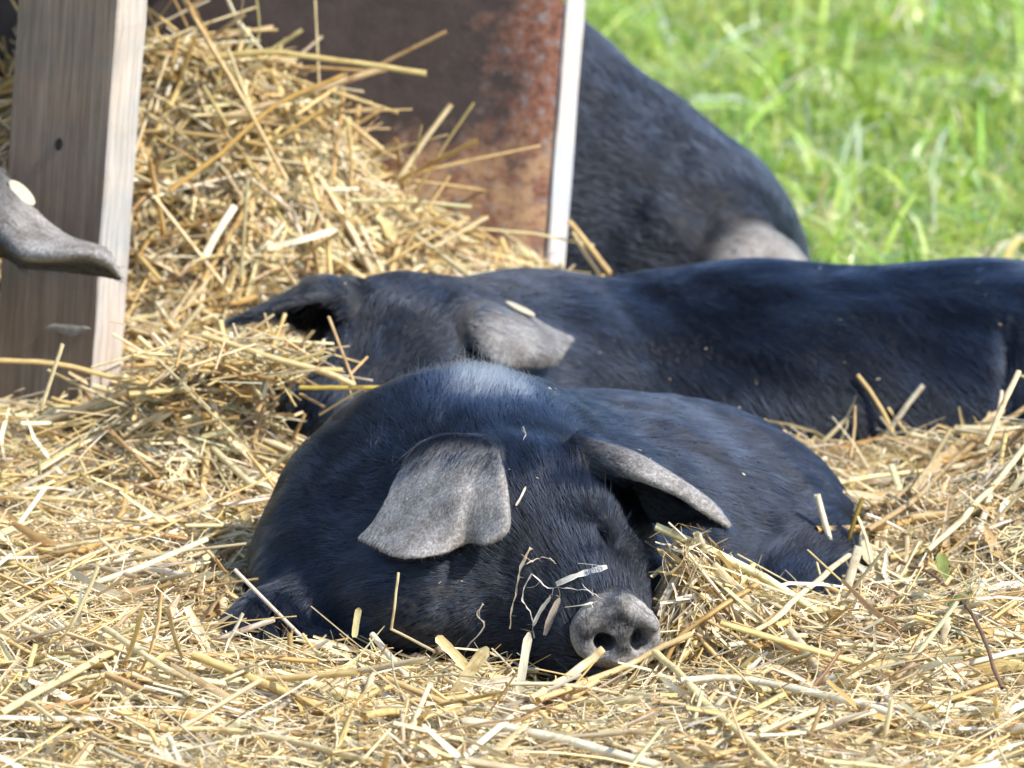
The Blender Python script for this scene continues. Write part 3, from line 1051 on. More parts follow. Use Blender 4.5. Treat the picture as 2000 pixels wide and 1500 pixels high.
# rusty steel sheet and the white post at its free edge
SH_Y = 1.135
edge = P(1062, 500, SH_Y)
Vs, Fs = [], []
nx, nz = 40, 30
W_S, H_S = 0.95, 0.80
for i in range(nx):
    for j in range(nz):
        x = -W_S + W_S * i / (nx - 1); z = H_S * j / (nz - 1)
        Vs.append((x, 0.0016 * math.sin(x * 23 + 1) * math.sin(z * 17) + 0.0008 * math.sin(x * 71), z))
Vs = np.array(Vs)
Vb = Vs + np.array([0, 0.002, 0])
for i in range(nx - 1):
    for j in range(nz - 1):
        a = i * nz + j
        Fs.append([a, a + nz, a + nz + 1, a + 1])
nF = len(Fs); nV = len(Vs)
Fs += [[f[3] + nV, f[2] + nV, f[1] + nV, f[0] + nV] for f in Fs]
rim = [i * nz for i in range(nx)] + [(nx - 1) * nz + j for j in range(1, nz)] + [i * nz + nz - 1 for i in range(nx - 2, -1, -1)] + [j for j in range(nz - 2, 0, -1)]
for a, b in zip(rim, rim[1:] + rim[:1]):
    Fs.append([b, a, a + nV, b + nV])
steel = mesh_np('steel_sheet', np.vstack([Vs, Vb]), np.array(Fs), M_RUST)
steel.parent = shelter
steel.matrix_parent_inverse = Matrix.Translation(-Vector(shelter.location))
base_z = -0.06
tl = math.tan(LEAN)
ex = edge[0] - (edge[2] - base_z) * tl
steel.location = (ex, SH_Y, base_z)
steel.rotation_euler = (0, LEAN, 0)
steel['label'] = 'rusty brown steel sheet'
post = board('post', (0.0045, 0.027, 0.86), M_WHITE, shelter, seed=5)
post.location = (ex + 0.0105, SH_Y + 0.0125, base_z)
post.rotation_mode = 'QUATERNION'
post.rotation_quaternion = (Matrix.Rotation(LEAN, 3, 'Y') @ Matrix.Rotation(math.radians(-36), 3, 'Z')).to_quaternion()
post['label'] = 'narrow white post at the free edge of the sheet'
# roof: two boards deep sheet resting on the tops, above the picture; it throws the shade into the shelter
roof = board('roof', (1.25, 0.62, 0.018), M_PLANK, shelter, seed=9)
roof.location = (-0.63, 1.04, 0.66)
roof.rotation_euler = (math.radians(6), 0, 0)
# rear plank carrying the roof on the left
sp = board('plank', (0.09, 0.045, 0.76), M_PLANK, shelter, M_PALE, seed=13)
sp.location = (-0.90, 1.06, -0.06)
sp['label'] = 'brown support plank farther left'


# ------------------------------------------------------------------ straw
MOUNDS = [  # x, y, height, rx, ry
    (-0.36, -0.08, 0.030, 0.14, 0.10), (0.00, 0.00, -0.026, 0.26, 0.10), (0.07, -0.025, -0.030, 0.07, 0.055), (0.30, 0.00, 0.012, 0.2, 0.12),
    (0.128, 0.070, 0.070, 0.034, 0.036), (0.165, 0.080, 0.030, 0.045, 0.045),
    (0.27, 0.26, -0.026, 0.10, 0.10),
    (0.52, 0.50, 0.105, 0.115, 0.16), (0.26, 0.64, -0.036, 0.18, 0.12),
    (-0.255, 0.60, 0.072, 0.075, 0.062), (-0.150, 0.54, -0.014, 0.05, 0.05), (-0.42, 0.60, 0.018, 0.16, 0.14), (-0.27, 0.80, 0.05, 0.12, 0.11),
    (-0.30, 1.05, 0.205, 0.20, 0.13), (-0.17, 1.06, 0.080, 0.13, 0.10), (-0.62, 1.05, 0.18, 0.25, 0.14),
    (0.02, 1.10, 0.05, 0.10, 0.10),
]


def H(p):
    z = 0.004 + 0.0065 * vnoise(p * 14, 71) + 0.004 * vnoise(p * 40, 72)
    for x, y, h, rx, ry in MOUNDS:
        z = z + h * np.exp(-((p[:, 0] - x) / rx) ** 2 - ((p[:, 1] - y) / ry) ** 2)
    return z


XB, YB0, YB1 = 1.15, -0.75, 1.32
edge_fade = lambda p: 0.07 * np.clip((np.maximum(np.abs(p[:, 0]) - XB, np.maximum(YB0 - p[:, 1], p[:, 1] - YB1 + 0.06 * vnoise(p * 9, 3))) + 0.12) / 0.24, 0, 1)
sheet('straw_litter', -1.35, 1.35, -0.95, 1.55, 240, 230, lambda p: H(p) - 0.013 - edge_fade(p), M_BASE)

PAL = np.array([[0.82, 0.71, 0.43], [0.74, 0.56, 0.25], [0.86, 0.79, 0.60], [0.54, 0.37, 0.18], [0.70, 0.57, 0.34], [0.66, 0.45, 0.17], [0.62, 0.54, 0.37]])


def tints(n, w):
    i = rng.choice(len(PAL), n, p=np.array(w) / sum(w))
    c = PAL[i] * rng.uniform(0.82, 1.12, (n, 1)) * rng.normal(1, 0.03, (n, 3))
    return np.clip(c, 0.02, 0.92)


def sweep(lines, half_w, half_t, sides, tint, roll=None, flat=False, face=None):
    """lines (n,s,3) -> V,F,attrs; closed tubes of `sides` or flat ribbons"""
    n, s = lines.shape[:2]
    T = np.gradient(lines, axis=1)
    T = norm(T)
    ref = np.tile(np.array([0, 0, 1.0]), (n, 1))
    steep = np.abs(T[:, s // 2, 2]) > 0.9
    ref[steep] = (1, 0, 0)
    if face is not None:
        ref[:] = face
    side = norm(np.cross(T, ref[:, None]))
    up = np.cross(side, T)
    if roll is not None:
        c, k = np.cos(roll)[:, None, None], np.sin(roll)[:, None, None]
        side, up = side * c + up * k, up * c - side * k
    hw = np.broadcast_to(half_w, (n, s))[..., None] if np.ndim(half_w) == 2 else half_w[:, None, None]
    ht = half_t[:, None, None] if np.ndim(half_t) == 1 else half_t[..., None]
    L = np.cumsum(np.concatenate([np.zeros((n, 1)), np.linalg.norm(np.diff(lines, axis=1), axis=2)], 1), 1)
    rings = []; across = []
    if flat:
        for f, z in (((-1, 0.0), (1, 0.0)) if flat == 2 else ((-1, 0.25), (0, -0.25), (1, 0.25))):
            rings.append(lines + side * hw * f + up * ht * z); across.append(f)
        m = len(rings)
    else:
        for a in np.arange(sides) * 2 * math.pi / sides:
            rings.append(lines + side * hw * math.cos(a) + up * ht * math.sin(a)); across.append(math.sin(a) + 0.3 * math.cos(a))
        m = sides
    V = np.stack(rings, 2)
    fib = np.zeros((n, s, m, 3))
    fib[..., 0] = np.array(across)[None, None] * (0.7)
    fib[..., 1] = L[..., None] + 0.0
    sd = rng.uniform(0, 100, n)
    fib[..., 0] += sd[:, None, None]
    fib[..., 2] = sd[:, None, None]
    col = np.concatenate([np.broadcast_to(tint[:, None, None], (n, s, m, 3)), np.ones((n, s, m, 1))], -1)
    base = (np.arange(n) * s * m)[:, None, None]
    i, j = np.meshgrid(np.arange(s - 1), np.arange(m - 1 if flat else m), indexing='ij')
    a = i * m + j; b = i * m + (j + 1) % m
    q = np.stack([a, b, b + m, a + m], -1).reshape(-1, 4)
    F = (base + q[None]).reshape(-1, 4)
    return V.reshape(-1, 3), F, fib.reshape(-1, 3), col.reshape(-1, 4)


class Heap:
    def __init__(self):
        self.V, self.F, self.fib, self.col, self.n = [], [], [], [], 0

    def add(self, V, F, fib, col):
        self.V.append(V); self.F.append(F + self.n); self.fib.append(fib); self.col.append(col); self.n += len(V)

    def build(self, name, mat, parent=None):
        return mesh_np(name, np.concatenate(self.V), np.concatenate(self.F), mat, parent, attrs={
            'fib': ('FLOAT_VECTOR', np.concatenate(self.fib)), 'tint': ('FLOAT_COLOR', np.concatenate(self.col))})


def free(lines, margin=0.0005):
    """lines that keep clear of the animals and of the shelter timber"""
    n, s = lines.shape[:2]
    X = lines.reshape(-1, 3)
    ok = np.ones(len(X), bool)
    for A in PIGS:
        lo, hi = A.bounds()
        m = np.nonzero(np.all((X > lo) & (X < hi), axis=1))[0]
        if len(m):
            ok[m] &= A.eval(X[m]) > margin
    ok &= np.linalg.norm(X - (sn + ax * 0.006), axis=1) > 0.034
    q = (X - PLANK_LOC) @ Rp
    ok &= ~((np.abs(q[:, 0]) < pw / 2 + 0.002) & (np.abs(q[:, 1]) < pt / 2 + 0.002))
    xe = ex + (X[:, 2] - base_z) * tl
    ok &= ~((np.abs(X[:, 1] - SH_Y) < 0.006) & (X[:, 0] < xe + 0.02))
    ok &= ~((np.abs(X[:, 1] - SH_Y) < 0.020) & (np.abs(X[:, 0] - xe - 0.0105) < 0.012))
    return ok.reshape(n, s).all(1)


def scatter(n, dense=True):
    """ground positions: most within what the photo shows, the rest beyond its edges"""
    k = int(n * 0.80)
    Y = rng.uniform(-0.42, 1.22, k)
    half = 0.44 * (6.0 + Y) / 6.0
    X = rng.uniform(-1, 1, k) * half
    a = np.stack([X, Y], 1)
    b = np.stack([rng.uniform(-XB, XB, n - k), rng.uniform(YB0, YB1, n - k)], 1)
    return np.concatenate([a, b])


def lay(n, s, Lr, tilt_sd, bend, depth, curl=0.0, raise_=0.0):
    c = scatter(n)
    ang = np.where(rng.uniform(size=n) < 0.5, rng.normal(0, 0.55, n), rng.uniform(0, math.pi, n)) + 0.45 * vnoise(c * 7, 81)
    L = rng.uniform(*Lr, n) ** 1.0
    d2 = np.stack([np.cos(ang), np.sin(ang)], 1)
    t = np.linspace(-0.5, 0.5, s)
    ends = (H(c + d2 * (L * 0.4)[:, None]) - H(c - d2 * (L * 0.4)[:, None])) / (0.8 * L)
    hc = (H(c) + H(c + d2 * (L * 0.3)[:, None]) + H(c - d2 * (L * 0.3)[:, None])) / 3
    slope = ends + rng.normal(0, tilt_sd, n)
    z0 = hc - rng.uniform(0, 1, n) * depth + raise_ + 0.25 * L * np.abs(slope - ends)
    sc = L / np.sqrt(1 + slope ** 2)
    tt = t[None] * sc[:, None]
    perp = np.stack([-d2[:, 1], d2[:, 0]], 1)
    b1 = rng.normal(0, bend, n)[:, None] * (t[None] ** 2 - 0.08) * L[:, None]
    b2 = rng.normal(0, bend * 0.6, n)[:, None] * (t[None] ** 2 - 0.08) * L[:, None]
    if curl:
        ph = rng.uniform(0, 6.28, (n, 1)); fr = rng.uniform(4, 13, (n, 1)); am = rng.exponential(curl, (n, 1))
        b1 = b1 + am * np.sin(t[None] * fr + ph); b2 = b2 + am * np.cos(t[None] * fr * 0.8 + ph * 2)
    xy = c[:, None] + d2[:, None] * tt[..., None] + perp[:, None] * b1[..., None]
    z = z0[:, None] + slope[:, None] * tt + b2
    return np.concatenate([xy, z[..., None]], -1)


heap = Heap()
# round stalks, with a few stiff ones sticking up
for n, Lr, tsd, dep, w in ((9500, (0.05, 0.18), 0.10, 0.013, [6, 5, 2.6, 1.6, 3, 2, 0.6]), (5200, (0.05, 0.22), 0.12, 0.003, [7, 5, 4, 0.8, 3, 1.5, 0.6]), (620, (0.03, 0.10), 0.75, 0.004, [5, 4, 3, 2, 2, 2, 1])):
    ln = lay(n, 5, Lr, tsd, 0.22, dep)
    # kinked stalks
    kk = rng.uniform(size=n) < 0.16
    ln[kk, 3:, 2] += (rng.normal(0, 0.006, kk.sum()))[:, None] * np.array([1, 2])
    ln = ln[free(ln)]
    if tsd > 0.5:   # nothing stiff stands right before the face
        c = ln[:, 2]
        ln = ln[~((c[:, 0] > -0.22) & (c[:, 0] < 0.14) & (c[:, 1] > -0.20) & (c[:, 1] < 0.06)) & ~((c[:, 0] > 0.04) & (c[:, 1] > 0.98))]
    m = len(ln)
    hw = np.clip(rng.lognormal(math.log(0.0021), 0.42, m), 0.0007, 0.0042 if tsd < 0.5 else 0.0022)
    ht = hw * rng.uniform(0.2, 0.9, m)
    prof = np.array([0.92, 1, 1, 0.97, 0.85])[None] * hw[:, None]
    heap.add(*sweep(ln, prof, ht, 5, tints(m, w), rng.uniform(-0.6, 0.6, m)))
# long thin strands
ln = lay(5500, 7, (0.08, 0.26), 0.10, 0.35, 0.004, curl=0.0025)
ln = ln[free(ln)]
m = len(ln)
hw = np.clip(rng.lognormal(math.log(0.0009), 0.3, m), 0.0005, 0.0016)
heap.add(*sweep(ln, hw, hw * 0.6, 4, tints(m, [6, 5, 4, 1, 3, 1.5, 1])))
# clump caught at the jaw of the broadside pig
n = 170
c3 = np.array(P(470, 715, 0.585)) + rng.normal(size=(n, 3)) * np.array([0.036, 0.028, 0.011])
az = rng.uniform(0, 2 * math.pi, n); el = rng.normal(0, 0.35, n)
d3 = np.stack([np.cos(az) * np.cos(el), 0.7 * np.sin(az) * np.cos(el), np.sin(el)], 1)
ln = c3[:, None] + d3[:, None] * (rng.uniform(0.02, 0.10, n)[:, None] * np.linspace(-0.5, 0.5, 5)[None])[..., None]
ln = ln[free(ln)]
m = len(ln)
hw = np.clip(rng.lognormal(math.log(0.0016), 0.4, m), 0.0006, 0.003)
heap.add(*sweep(ln, hw, hw * rng.uniform(0.25, 0.8, m), 5, tints(m, [4, 5, 2, 2, 3, 3, 0.5]), rng.uniform(-0.6, 0.6, m)))
# long stiff stalks thrown over the heap in the shelter
n = 420
c = np.stack([rng.uniform(-0.50, -0.07, n), rng.uniform(0.86, 1.10, n)], 1)
hz = H(c)
az = rng.uniform(0, 2 * math.pi, n); el = np.clip(rng.normal(0.25, 0.5, n), -0.5, 1.35)
d3 = np.stack([np.cos(az) * np.cos(el), 0.6 * np.sin(az) * np.cos(el), np.sin(el)], 1)
L = rng.uniform(0.07, 0.24, n)
t = np.linspace(-0.45, 0.55, 5)
sag = rng.normal(0, 0.12, n)
ln = np.column_stack([c, hz + 0.004 + 0.1 * L])[:, None] + d3[:, None] * (L[:, None] * t[None])[..., None]
ln[:, :, 2] -= (np.abs(sag) * L)[:, None] * (t[None] + 0.45) ** 2
ln = ln[free(ln)]
m = len(ln)
hw = np.clip(rng.lognormal(math.log(0.0019), 0.35, m), 0.0008, 0.0034)
heap.add(*sweep(ln, np.array([1, 1, 1, 0.95, 0.8])[None] * hw[:, None], hw * rng.uniform(0.3, 0.9, m), 5, tints(m, [5, 7, 2, 1.6, 3, 3, 0.5]), rng.uniform(-0.6, 0.6, m)))
# split stalks and leaf blades: flat, cupped ribbons
for n, Lr, tsd, dep in ((17000, (0.02, 0.12), 0.20, 0.012), (12000, (0.015, 0.10), 0.22, 0.001)):
    ln = lay(n, 5, Lr, tsd, 0.5, dep, curl=0.0012)
    ln = ln[free(ln)]
    m = len(ln)
    hw = np.clip(rng.lognormal(math.log(0.0018), 0.5, m), 0.0005, 0.0052)
    prof = hw[:, None] * np.array([0.5, 0.95, 1, 0.85, 0.3])[None] * rng.uniform(0.8, 1.2, (m, 5))
    heap.add(*sweep(ln, prof, hw * rng.uniform(0.2, 1.3, m), 0, tints(m, [5, 3, 4, 2, 3, 1.5, 2]), rng.normal(0, 0.7, m), flat=True))
# fine curly fibres and chaff
for n, Lr, tsd, dep, cu, w0 in ((28000, (0.010, 0.05), 0.3, 0.005, 0.0035, 0.00042), (17000, (0.012, 0.05), 0.40, 0.0, 0.0045, 0.00034)):
    ln = lay(n, 7, Lr, tsd, 0.9, dep, curl=cu, raise_=0.001)
    ln = ln[free(ln)]
    m = len(ln)
    hw = w0 * rng.lognormal(0, 0.4, m)
    heap.add(*sweep(ln, hw, hw * 0.6, 0, tints(m, [4, 2, 5, 2, 4, 1, 3]), rng.uniform(-1, 1, m), flat=2))


# chaff caught in the coats
def flecks(V, N, n, box, Lr):
    m = np.nonzero((N[:, 2] > 0.1) & (V[:, 2] > 0.03) & (V[:, 1] < box))[0]
    i = rng.choice(m, n)
    p = V[i] + N[i] * 0.003
    d = norm(np.cross(N[i], rng.normal(size=(n, 3))))
    L = rng.uniform(*Lr, n)
    ln = p[:, None] + d[:, None] * (np.linspace(-0.5, 0.5, 4)[None] * L[:, None])[..., None] + N[i][:, None] * 0.0006
    hw = rng.uniform(0.0002, 0.0005, n)
    return sweep(ln, hw, hw, 0, tints(n, [3, 1, 6, 1, 3, 0.5, 3]), rng.uniform(-1, 1, n), flat=True)


heap.add(*flecks(V1, N1, 50, 0.6, (0.0008, 0.0034)))
heap.add(*flecks(V2, N2, 40, 1.0, (0.001, 0.004)))
st = heap.build('straw_bedding', M_STRAW)
tag(st, 'loose golden straw bedding spread under and around the pigs', 'straw', kind='stuff')


# ------------------------------------------------------------------ grass
def make_grass():
    h = Heap()
    def blades(n, xr, yr, Lr, wr, pal, wts, lean, seg=5):
        p = np.stack([rng.uniform(*xr, n), rng.uniform(*yr, n)], 1)
        keep = (p[:, 1] > YB1 - 0.02 + 0.05 * vnoise(p * 9, 3)) | (np.abs(p[:, 0]) > XB)
        p = p[keep]; n = len(p)
        L = rng.uniform(*Lr, n) * (1 + 0.3 * vnoise(p * 5, 91))
        a = rng.uniform(0, 6.283, n)
        d = np.stack([np.cos(a), np.sin(a), np.zeros(n)], 1)
        ln_ = rng.uniform(*lean, n)
        t = np.linspace(0, 1, seg)
        pos = np.column_stack([p, zg(p) - 0.004])[:, None] + d[:, None] * (L * ln_)[:, None, None] * (t ** 1.7)[None, :, None]
        pos[:, :, 2] += L[:, None] * (t[None] - 0.55 * np.clip(ln_, 0, 1.3)[:, None] * t[None] ** 2.2)
        k = rng.choice(len(pal), n, p=np.array(wts) / sum(wts))
        c = np.array(pal)[k] * rng.uniform(0.75, 1.25, (n, 1)) * rng.normal(1, 0.05, (n, 3))
        dry = np.clip(vnoise(p * 7, 95) * 1.2 - 0.55, 0, 0.75)[:, None]
        c = c * (1 - dry) + np.array([0.56, 0.50, 0.34]) * dry
        hw = rng.uniform(*wr, n)
        prof = hw[:, None] * np.array([0.7, 1, 0.95, 0.7, 0.08])[None]
        X = pos.reshape(-1, 3)
        ok = np.ones(len(X), bool)
        lo, hi = pig3.bounds()
        m = np.nonzero(np.all((X > lo) & (X < hi), axis=1))[0]
        ok[m] = pig3.eval(X[m]) > 0.002
        g = ok.reshape(n, seg).all(1)
        h.add(*sweep(pos[g], prof[g], hw[g], 0, np.clip(c[g], 0.01, 0.9), rng.uniform(-0.8, 0.8, g.sum()), flat=2))
    G = [(0.27, 0.44, 0.08), (0.41, 0.55, 0.12), (0.16, 0.31, 0.08), (0.47, 0.56, 0.20), (0.50, 0.57, 0.46), (0.64, 0.58, 0.44)]
    blades(30000, (-0.1, 1.0), (1.26, 3.6), (0.025, 0.075), (0.0008, 0.0019), G, [4, 5, 2, 3, 2.0, 1.4], (0.2, 1.2))
    blades(1500, (-0.1, 1.0), (1.3, 3.6), (0.07, 0.15), (0.0014, 0.0032), G, [4, 6, 2, 3, 2, 1.2], (0.4, 1.4))
    blades(15000, (-2.5, 3.0), (-1.5, 6.5), (0.05, 0.15), (0.002, 0.004), G, [4, 5, 2, 3, 2.0, 1.4], (0.2, 1.2))
    o = h.build('grass', M_GRASS)
    tag(o, 'bright green meadow grass with dry pale blades behind the pigs', 'grass', kind='stuff')


make_grass()


# ------------------------------------------------------------------ single stalks one can point to
CREAM, GOLD, WHITE, BROWN, TAN, AMBER, GREY = [tuple(c) for c in PAL]
OLIVE = (0.38, 0.27, 0.06)


def ground_Y(px, py, lift):
    Y = np.linspace(-0.6, 1.3, 1500)
    X = np.array([P(px, py, y) for y in Y[::10]])
    z = np.interp(Y, Y[::10], X[:, 2]); x = np.interp(Y, Y[::10], X[:, 0])
    below = z < H(np.stack([x, Y], 1)) + lift
    return float(Y[np.argmax(below)]) if below.any() else 0.5


def settle(pts):
    """(px, py, 'g'): lying on the straw; (px, py, 's'): over the foot of the stalk, leaning a little"""
    out, y0 = [], None
    for q in pts:
        y = q[2]
        if y == 'g':
            y = ground_Y(q[0], q[1], 0.021)
        elif y == 'd':
            y = ground_Y(q[0], q[1], -0.012)
        elif y == 's':
            y = y0 - 0.006
        if y0 is None:
            y0 = y
        out.append((q[0], q[1], y))
    return out


def stalk(name, pts, w_px, col, label, cat='straw', flat=False, node=None, split=False, thin=0.75, taper=1.0, seed=0):
    """pts: photo pixels with depth; a stalk of its own with joint and torn end"""
    pts = settle(pts)
    c = np.array([P(*q) for q in pts])
    s = 13
    ln = catmull(c, np.linspace(0, 1, s))
    r = np.random.default_rng(seed + int(pts[0][0]) * 7 + int(pts[0][1]))
    L = np.linalg.norm(np.diff(ln, axis=0), axis=1).sum()
    ln = ln + np.stack([np.convolve(r.normal(size=s), np.ones(3) / 3, 'same') for _ in range(3)], 1) * L * 0.004
    hw = w_px * 0.5 * 0.000375 * (1 + (pts[0][2]) / 6.0)
    prof = hw * np.linspace(1, taper, s) * (1 + 0.05 * r.normal(size=s))
    if node is not None:
        prof[int(node * (s - 1))] *= 1.35
    if flat:
        prof[0] *= 0.55; prof[-1] *= 0.35
    h = Heap()
    tint = np.array(col)[None]
    h.add(*sweep(ln[None], prof[None], np.array([hw * thin]), 8, tint, np.array([r.uniform(-0.3, 0.3)]), flat=flat, face=np.array([0.25, -0.85, 0.5]) if (flat or thin < 0.6) else None))
    if split:
        for k in range(3):
            e = ln[-1] + norm(ln[-1] - ln[-3]) * hw * r.uniform(2, 6) + r.normal(size=3) * hw * 1.6
            mid = (ln[-2] + e) / 2 + r.normal(size=3) * hw * 0.5
            l2 = catmull(np.array([ln[-2], mid, e]), np.linspace(0, 1, 5))
            h.add(*sweep(l2[None], (hw * 0.45 * np.linspace(1, 0.2, 5))[None], np.array([hw * 0.3]), 0, tint * 0.95, np.array([r.uniform(-1, 1)]), flat=True))
    o = h.build(name, M_STRAW)
    tag(o, label, cat, 'single straw stalks lying loose')
    return o


S = 'straw_stalk'
stalk(S, [(1700, 890, 'd'), (1750, 822, 's'), (1803, 752, 's')], 15, WHITE, 'pale thick stalk sticking up before the flank of the broadside pig', split=False)
stalk(S, [(1560, 905, 'd'), (1600, 870, 's'), (1655, 818, 's')], 12, CREAM, 'cream stalk leaning right, left of the tallest pale stalk', split=True)
stalk(S, [(1636, 1125, 'd'), (1618, 1045, 's'), (1596, 966, 's')], 17, WHITE, 'stout white stalk standing against the rear flank of the front pig', taper=0.8)
stalk(S, [(1646, 1110, 'd'), (1662, 1040, 's'), (1683, 975, 's')], 12, OLIVE, 'dark amber stalk standing just right of the stout white one', flat=False)
stalk(S, [(1634, 1225, 'd'), (1655, 1145, 's'), (1678, 1068, 's')], 20, WHITE, 'broad whitish stalk end standing below the amber stalk', thin=0.4)
stalk(S, [(1470, 1235, 'g'), (1560, 1165, 'g'), (1660, 1085, 'g')], 14, CREAM, 'cream stalk slanting up to the broad whitish stalk end', node=0.4)
stalk(S, [(1282, 1272, -0.045), (1330, 1320, 'g'), (1392, 1385, 'g'), (1460, 1450, 'g'), (1545, 1525, 'g')], 17, (0.80, 0.68, 0.36), 'long yellow stalk running from under the snout to bottom right', node=0.5)
stalk(S, [(1330, 1330, 'g'), (1430, 1322, 'g'), (1545, 1345, 'g'), (1690, 1378, 'g'), (1745, 1395, 'g')], 18, WHITE, 'bent white stalk lying below and right of the snout', node=0.55, split=True)
stalk(S, [(1050, 1368, 'g'), (1195, 1312, -0.055), (1352, 1236, -0.035)], 17, (0.72, 0.55, 0.28), 'golden stalk lying slantwise across the chin below the snout')
stalk(S, [(1040, 1365, 'g'), (1115, 1318, -0.065), (1180, 1268, -0.045)], 18, CREAM, 'cream stalk ending at the left nostril', flat=False, thin=0.4)
stalk('straw_leaf', [(1000, 1420, 'd'), (1018, 1320, 's'), (1033, 1235, 's')], 17, WHITE, 'upright white straw leaf left of the snout', flat=True)
stalk('straw_leaf', [(852, 1415, 'd'), (905, 1330, 's'), (952, 1264, 's')], 26, (0.78, 0.66, 0.36), 'broad yellow straw leaf leaning right below the cheek', flat=True)
stalk('straw_leaf', [(920, 1312, -0.075), (882, 1272, -0.072), (853, 1243, -0.068)], 19, (0.74, 0.57, 0.27), 'short gold straw leaf leaning left below the cheek', flat=True)
stalk(S, [(571, 1345, 'd'), (568, 1285, 's'), (566, 1236, 's')], 15, (0.50, 0.36, 0.15), 'stubby brown stalk standing before the folded foreleg', split=True)
stalk(S, [(765, 1228, .00), (772, 1170, .00), (778, 1118, .00)], 7, CREAM, 'thin pale stalk standing before the cheek under the flap ear', taper=0.4)
stalk(S, [(763, 1228, .00), (800, 1247, -.01), (848, 1272, -.03)], 7, TAN, 'thin tan stalk lying at the foot of the thin upright stalk')
stalk('straw_leaf', [(692, 1245, -.01), (696, 1215, -.01), (701, 1187, -.01)], 13, (0.74, 0.66, 0.34), 'small pointed yellow leaf under the left cheek', flat=True)
stalk(S, [(395, 1325, 'd'), (440, 1262, 's'), (475, 1198, 's')], 9, WHITE, 'thin white stalk leaning over the folded foreleg')
stalk(S, [(85, 1315, 'd'), (150, 1200, 's'), (192, 1106, 's')], 11, CREAM, 'long cream stalk standing up at the lower left', node=0.55)
stalk(S, [(505, 872, 'd'), (507, 800, 's'), (511, 735, 's')], 13, WHITE, 'upright white stalk left of the buried snout')
stalk(S, [(395, 655, .57), (520, 695, .55), (640, 728, .54), (692, 752, .54)], 17, (0.72, 0.58, 0.30), 'long golden stalk lying across the jaw of the broadside pig', split=True)
stalk(S, [(585, 757, .555), (660, 757, .55), (742, 757, .545)], 11, (0.62, 0.48, 0.10), 'yellow stalk pointing right below the jaw of the broadside pig')
stalk(S, [(556, 895, 'd'), (576, 850, 's'), (596, 808, 's')], 10, AMBER, 'short amber stalk standing before the dark hollow by the buried snout')
stalk(S, [(405, 115, .99), (520, 101, .985), (660, 118, .98), (833, 144, .975)], 15, (0.62, 0.50, 0.22), 'long golden stalk lying level on top of the shelter heap', node=0.3)
stalk(S, [(345, -25, .96), (410, 85, .95), (480, 205, .935), (560, 350, .92)], 11, (0.62, 0.46, 0.22), 'long thin stalk slanting down from the top of the shelter heap')
stalk(S, [(330, 372, .90), (430, 300, .92), (540, 205, .94), (672, 145, .955)], 13, (0.62, 0.40, 0.12), 'amber stalk slanting up to the right across the shelter heap')
stalk(S, [(500, -10, 1.03), (506, 40, 1.03), (503, 75, 1.03), (472, 105, 1.02)], 5, (0.55, 0.50, 0.22), 'thin greenish stem hanging before the dark rusty sheet')
stalk(S, [(400, 500, .84), (430, 445, .85), (458, 402, .86)], 17, WHITE, 'broken white stalk at the foot of the shelter heap', thin=0.4)
stalk('straw_leaf', [(522, 484, .86), (590, 468, .86), (658, 448, .87)], 13, WHITE, 'curved white leaf at the foot of the shelter heap', flat=True)
stalk(S, [(-20, 703, .60), (110, 712, .60), (240, 742, .60), (380, 768, .60)], 14, (0.66, 0.50, 0.22), 'long golden stalk lying across the foot of the brown plank')
stalk(S, [(80, 800, 0.50), (103, 730, 0.50), (122, 672, 0.50)], 11, CREAM, 'pale stalk standing before the foot of the brown plank')
stalk(S, [(155, 748, 'g'), (225, 845, 'g'), (310, 935, 'g')], 10, (0.50, 0.33, 0.15), 'brown stem slanting down from the foot of the brown plank')
stalk(S, [(1690, 1035, 'g'), (1800, 960, 'g'), (1900, 868, 'g'), (2010, 790, 'g')], 13, (0.50, 0.36, 0.18), 'lower of two brown stalks slanting up across the right mound')
stalk(S, [(1740, 985, 'g'), (1830, 905, 'g'), (1930, 825, 'g'), (2010, 755, 'g')], 11, (0.56, 0.42, 0.22), 'upper of two brown stalks slanting up across the right mound', split=True)
stalk('straw_leaf', [(1780, 960, 'g'), (1870, 870, 'g'), (1960, 800, 'g')], 20, (0.60, 0.47, 0.26), 'broad tan straw leaf slanting up across the right mound', flat=True)
stalk(S, [(1810, 1075, 'g'), (1880, 1010, 'g'), (1930, 960, 'g'), (2020, 850, 'g')], 15, CREAM, 'pale stalk below the brown ones on the right mound', node=0.3)
stalk(S, [(1990, 725, .40), (1960, 790, .38), (1925, 870, .36)], 13, TAN, 'tan stalk rising to the right edge above the brown stalks', split=False)
stalk('twig', [(1755, 1093, 'g'), (1830, 1125, 'g'), (1900, 1205, 'g'), (1962, 1345, 'g')], 8, (0.22, 0.12, 0.06), 'dark brown bent twig on the straw at the right', cat='twig')
stalk('twig', [(1550, 872, 'd'), (1512, 822, 's'), (1498, 785, 's'), (1475, 746, 's')], 7, (0.45, 0.36, 0.24), 'thin grey twig before the flank of the broadside pig', cat='twig', split=True)
stalk(S, [(1192, 534, 1.05), (1150, 480, 1.08), (1112, 432, 1.10)], 12, (0.66, 0.48, 0.22), 'gold stalk leaning against the foot of the white post')
stalk(S, [(1170, 534, 1.06), (1140, 490, 1.085), (1118, 455, 1.10)], 9, CREAM, 'cream stalk beside the gold one at the white post')
stalk(S, [(0, 1395, 'g'), (110, 1330, 'g'), (235, 1265, 'g')], 20, (0.78, 0.64, 0.34), 'thick yellow stalk slanting up at the left edge of the foreground')
stalk(S, [(200, 1225, 'g'), (290, 1285, 'g'), (360, 1322, 'g'), (440, 1335, 'g')], 16, CREAM, 'thick cream stalk sloping down to the right, left of the stubby brown one', node=0.6)
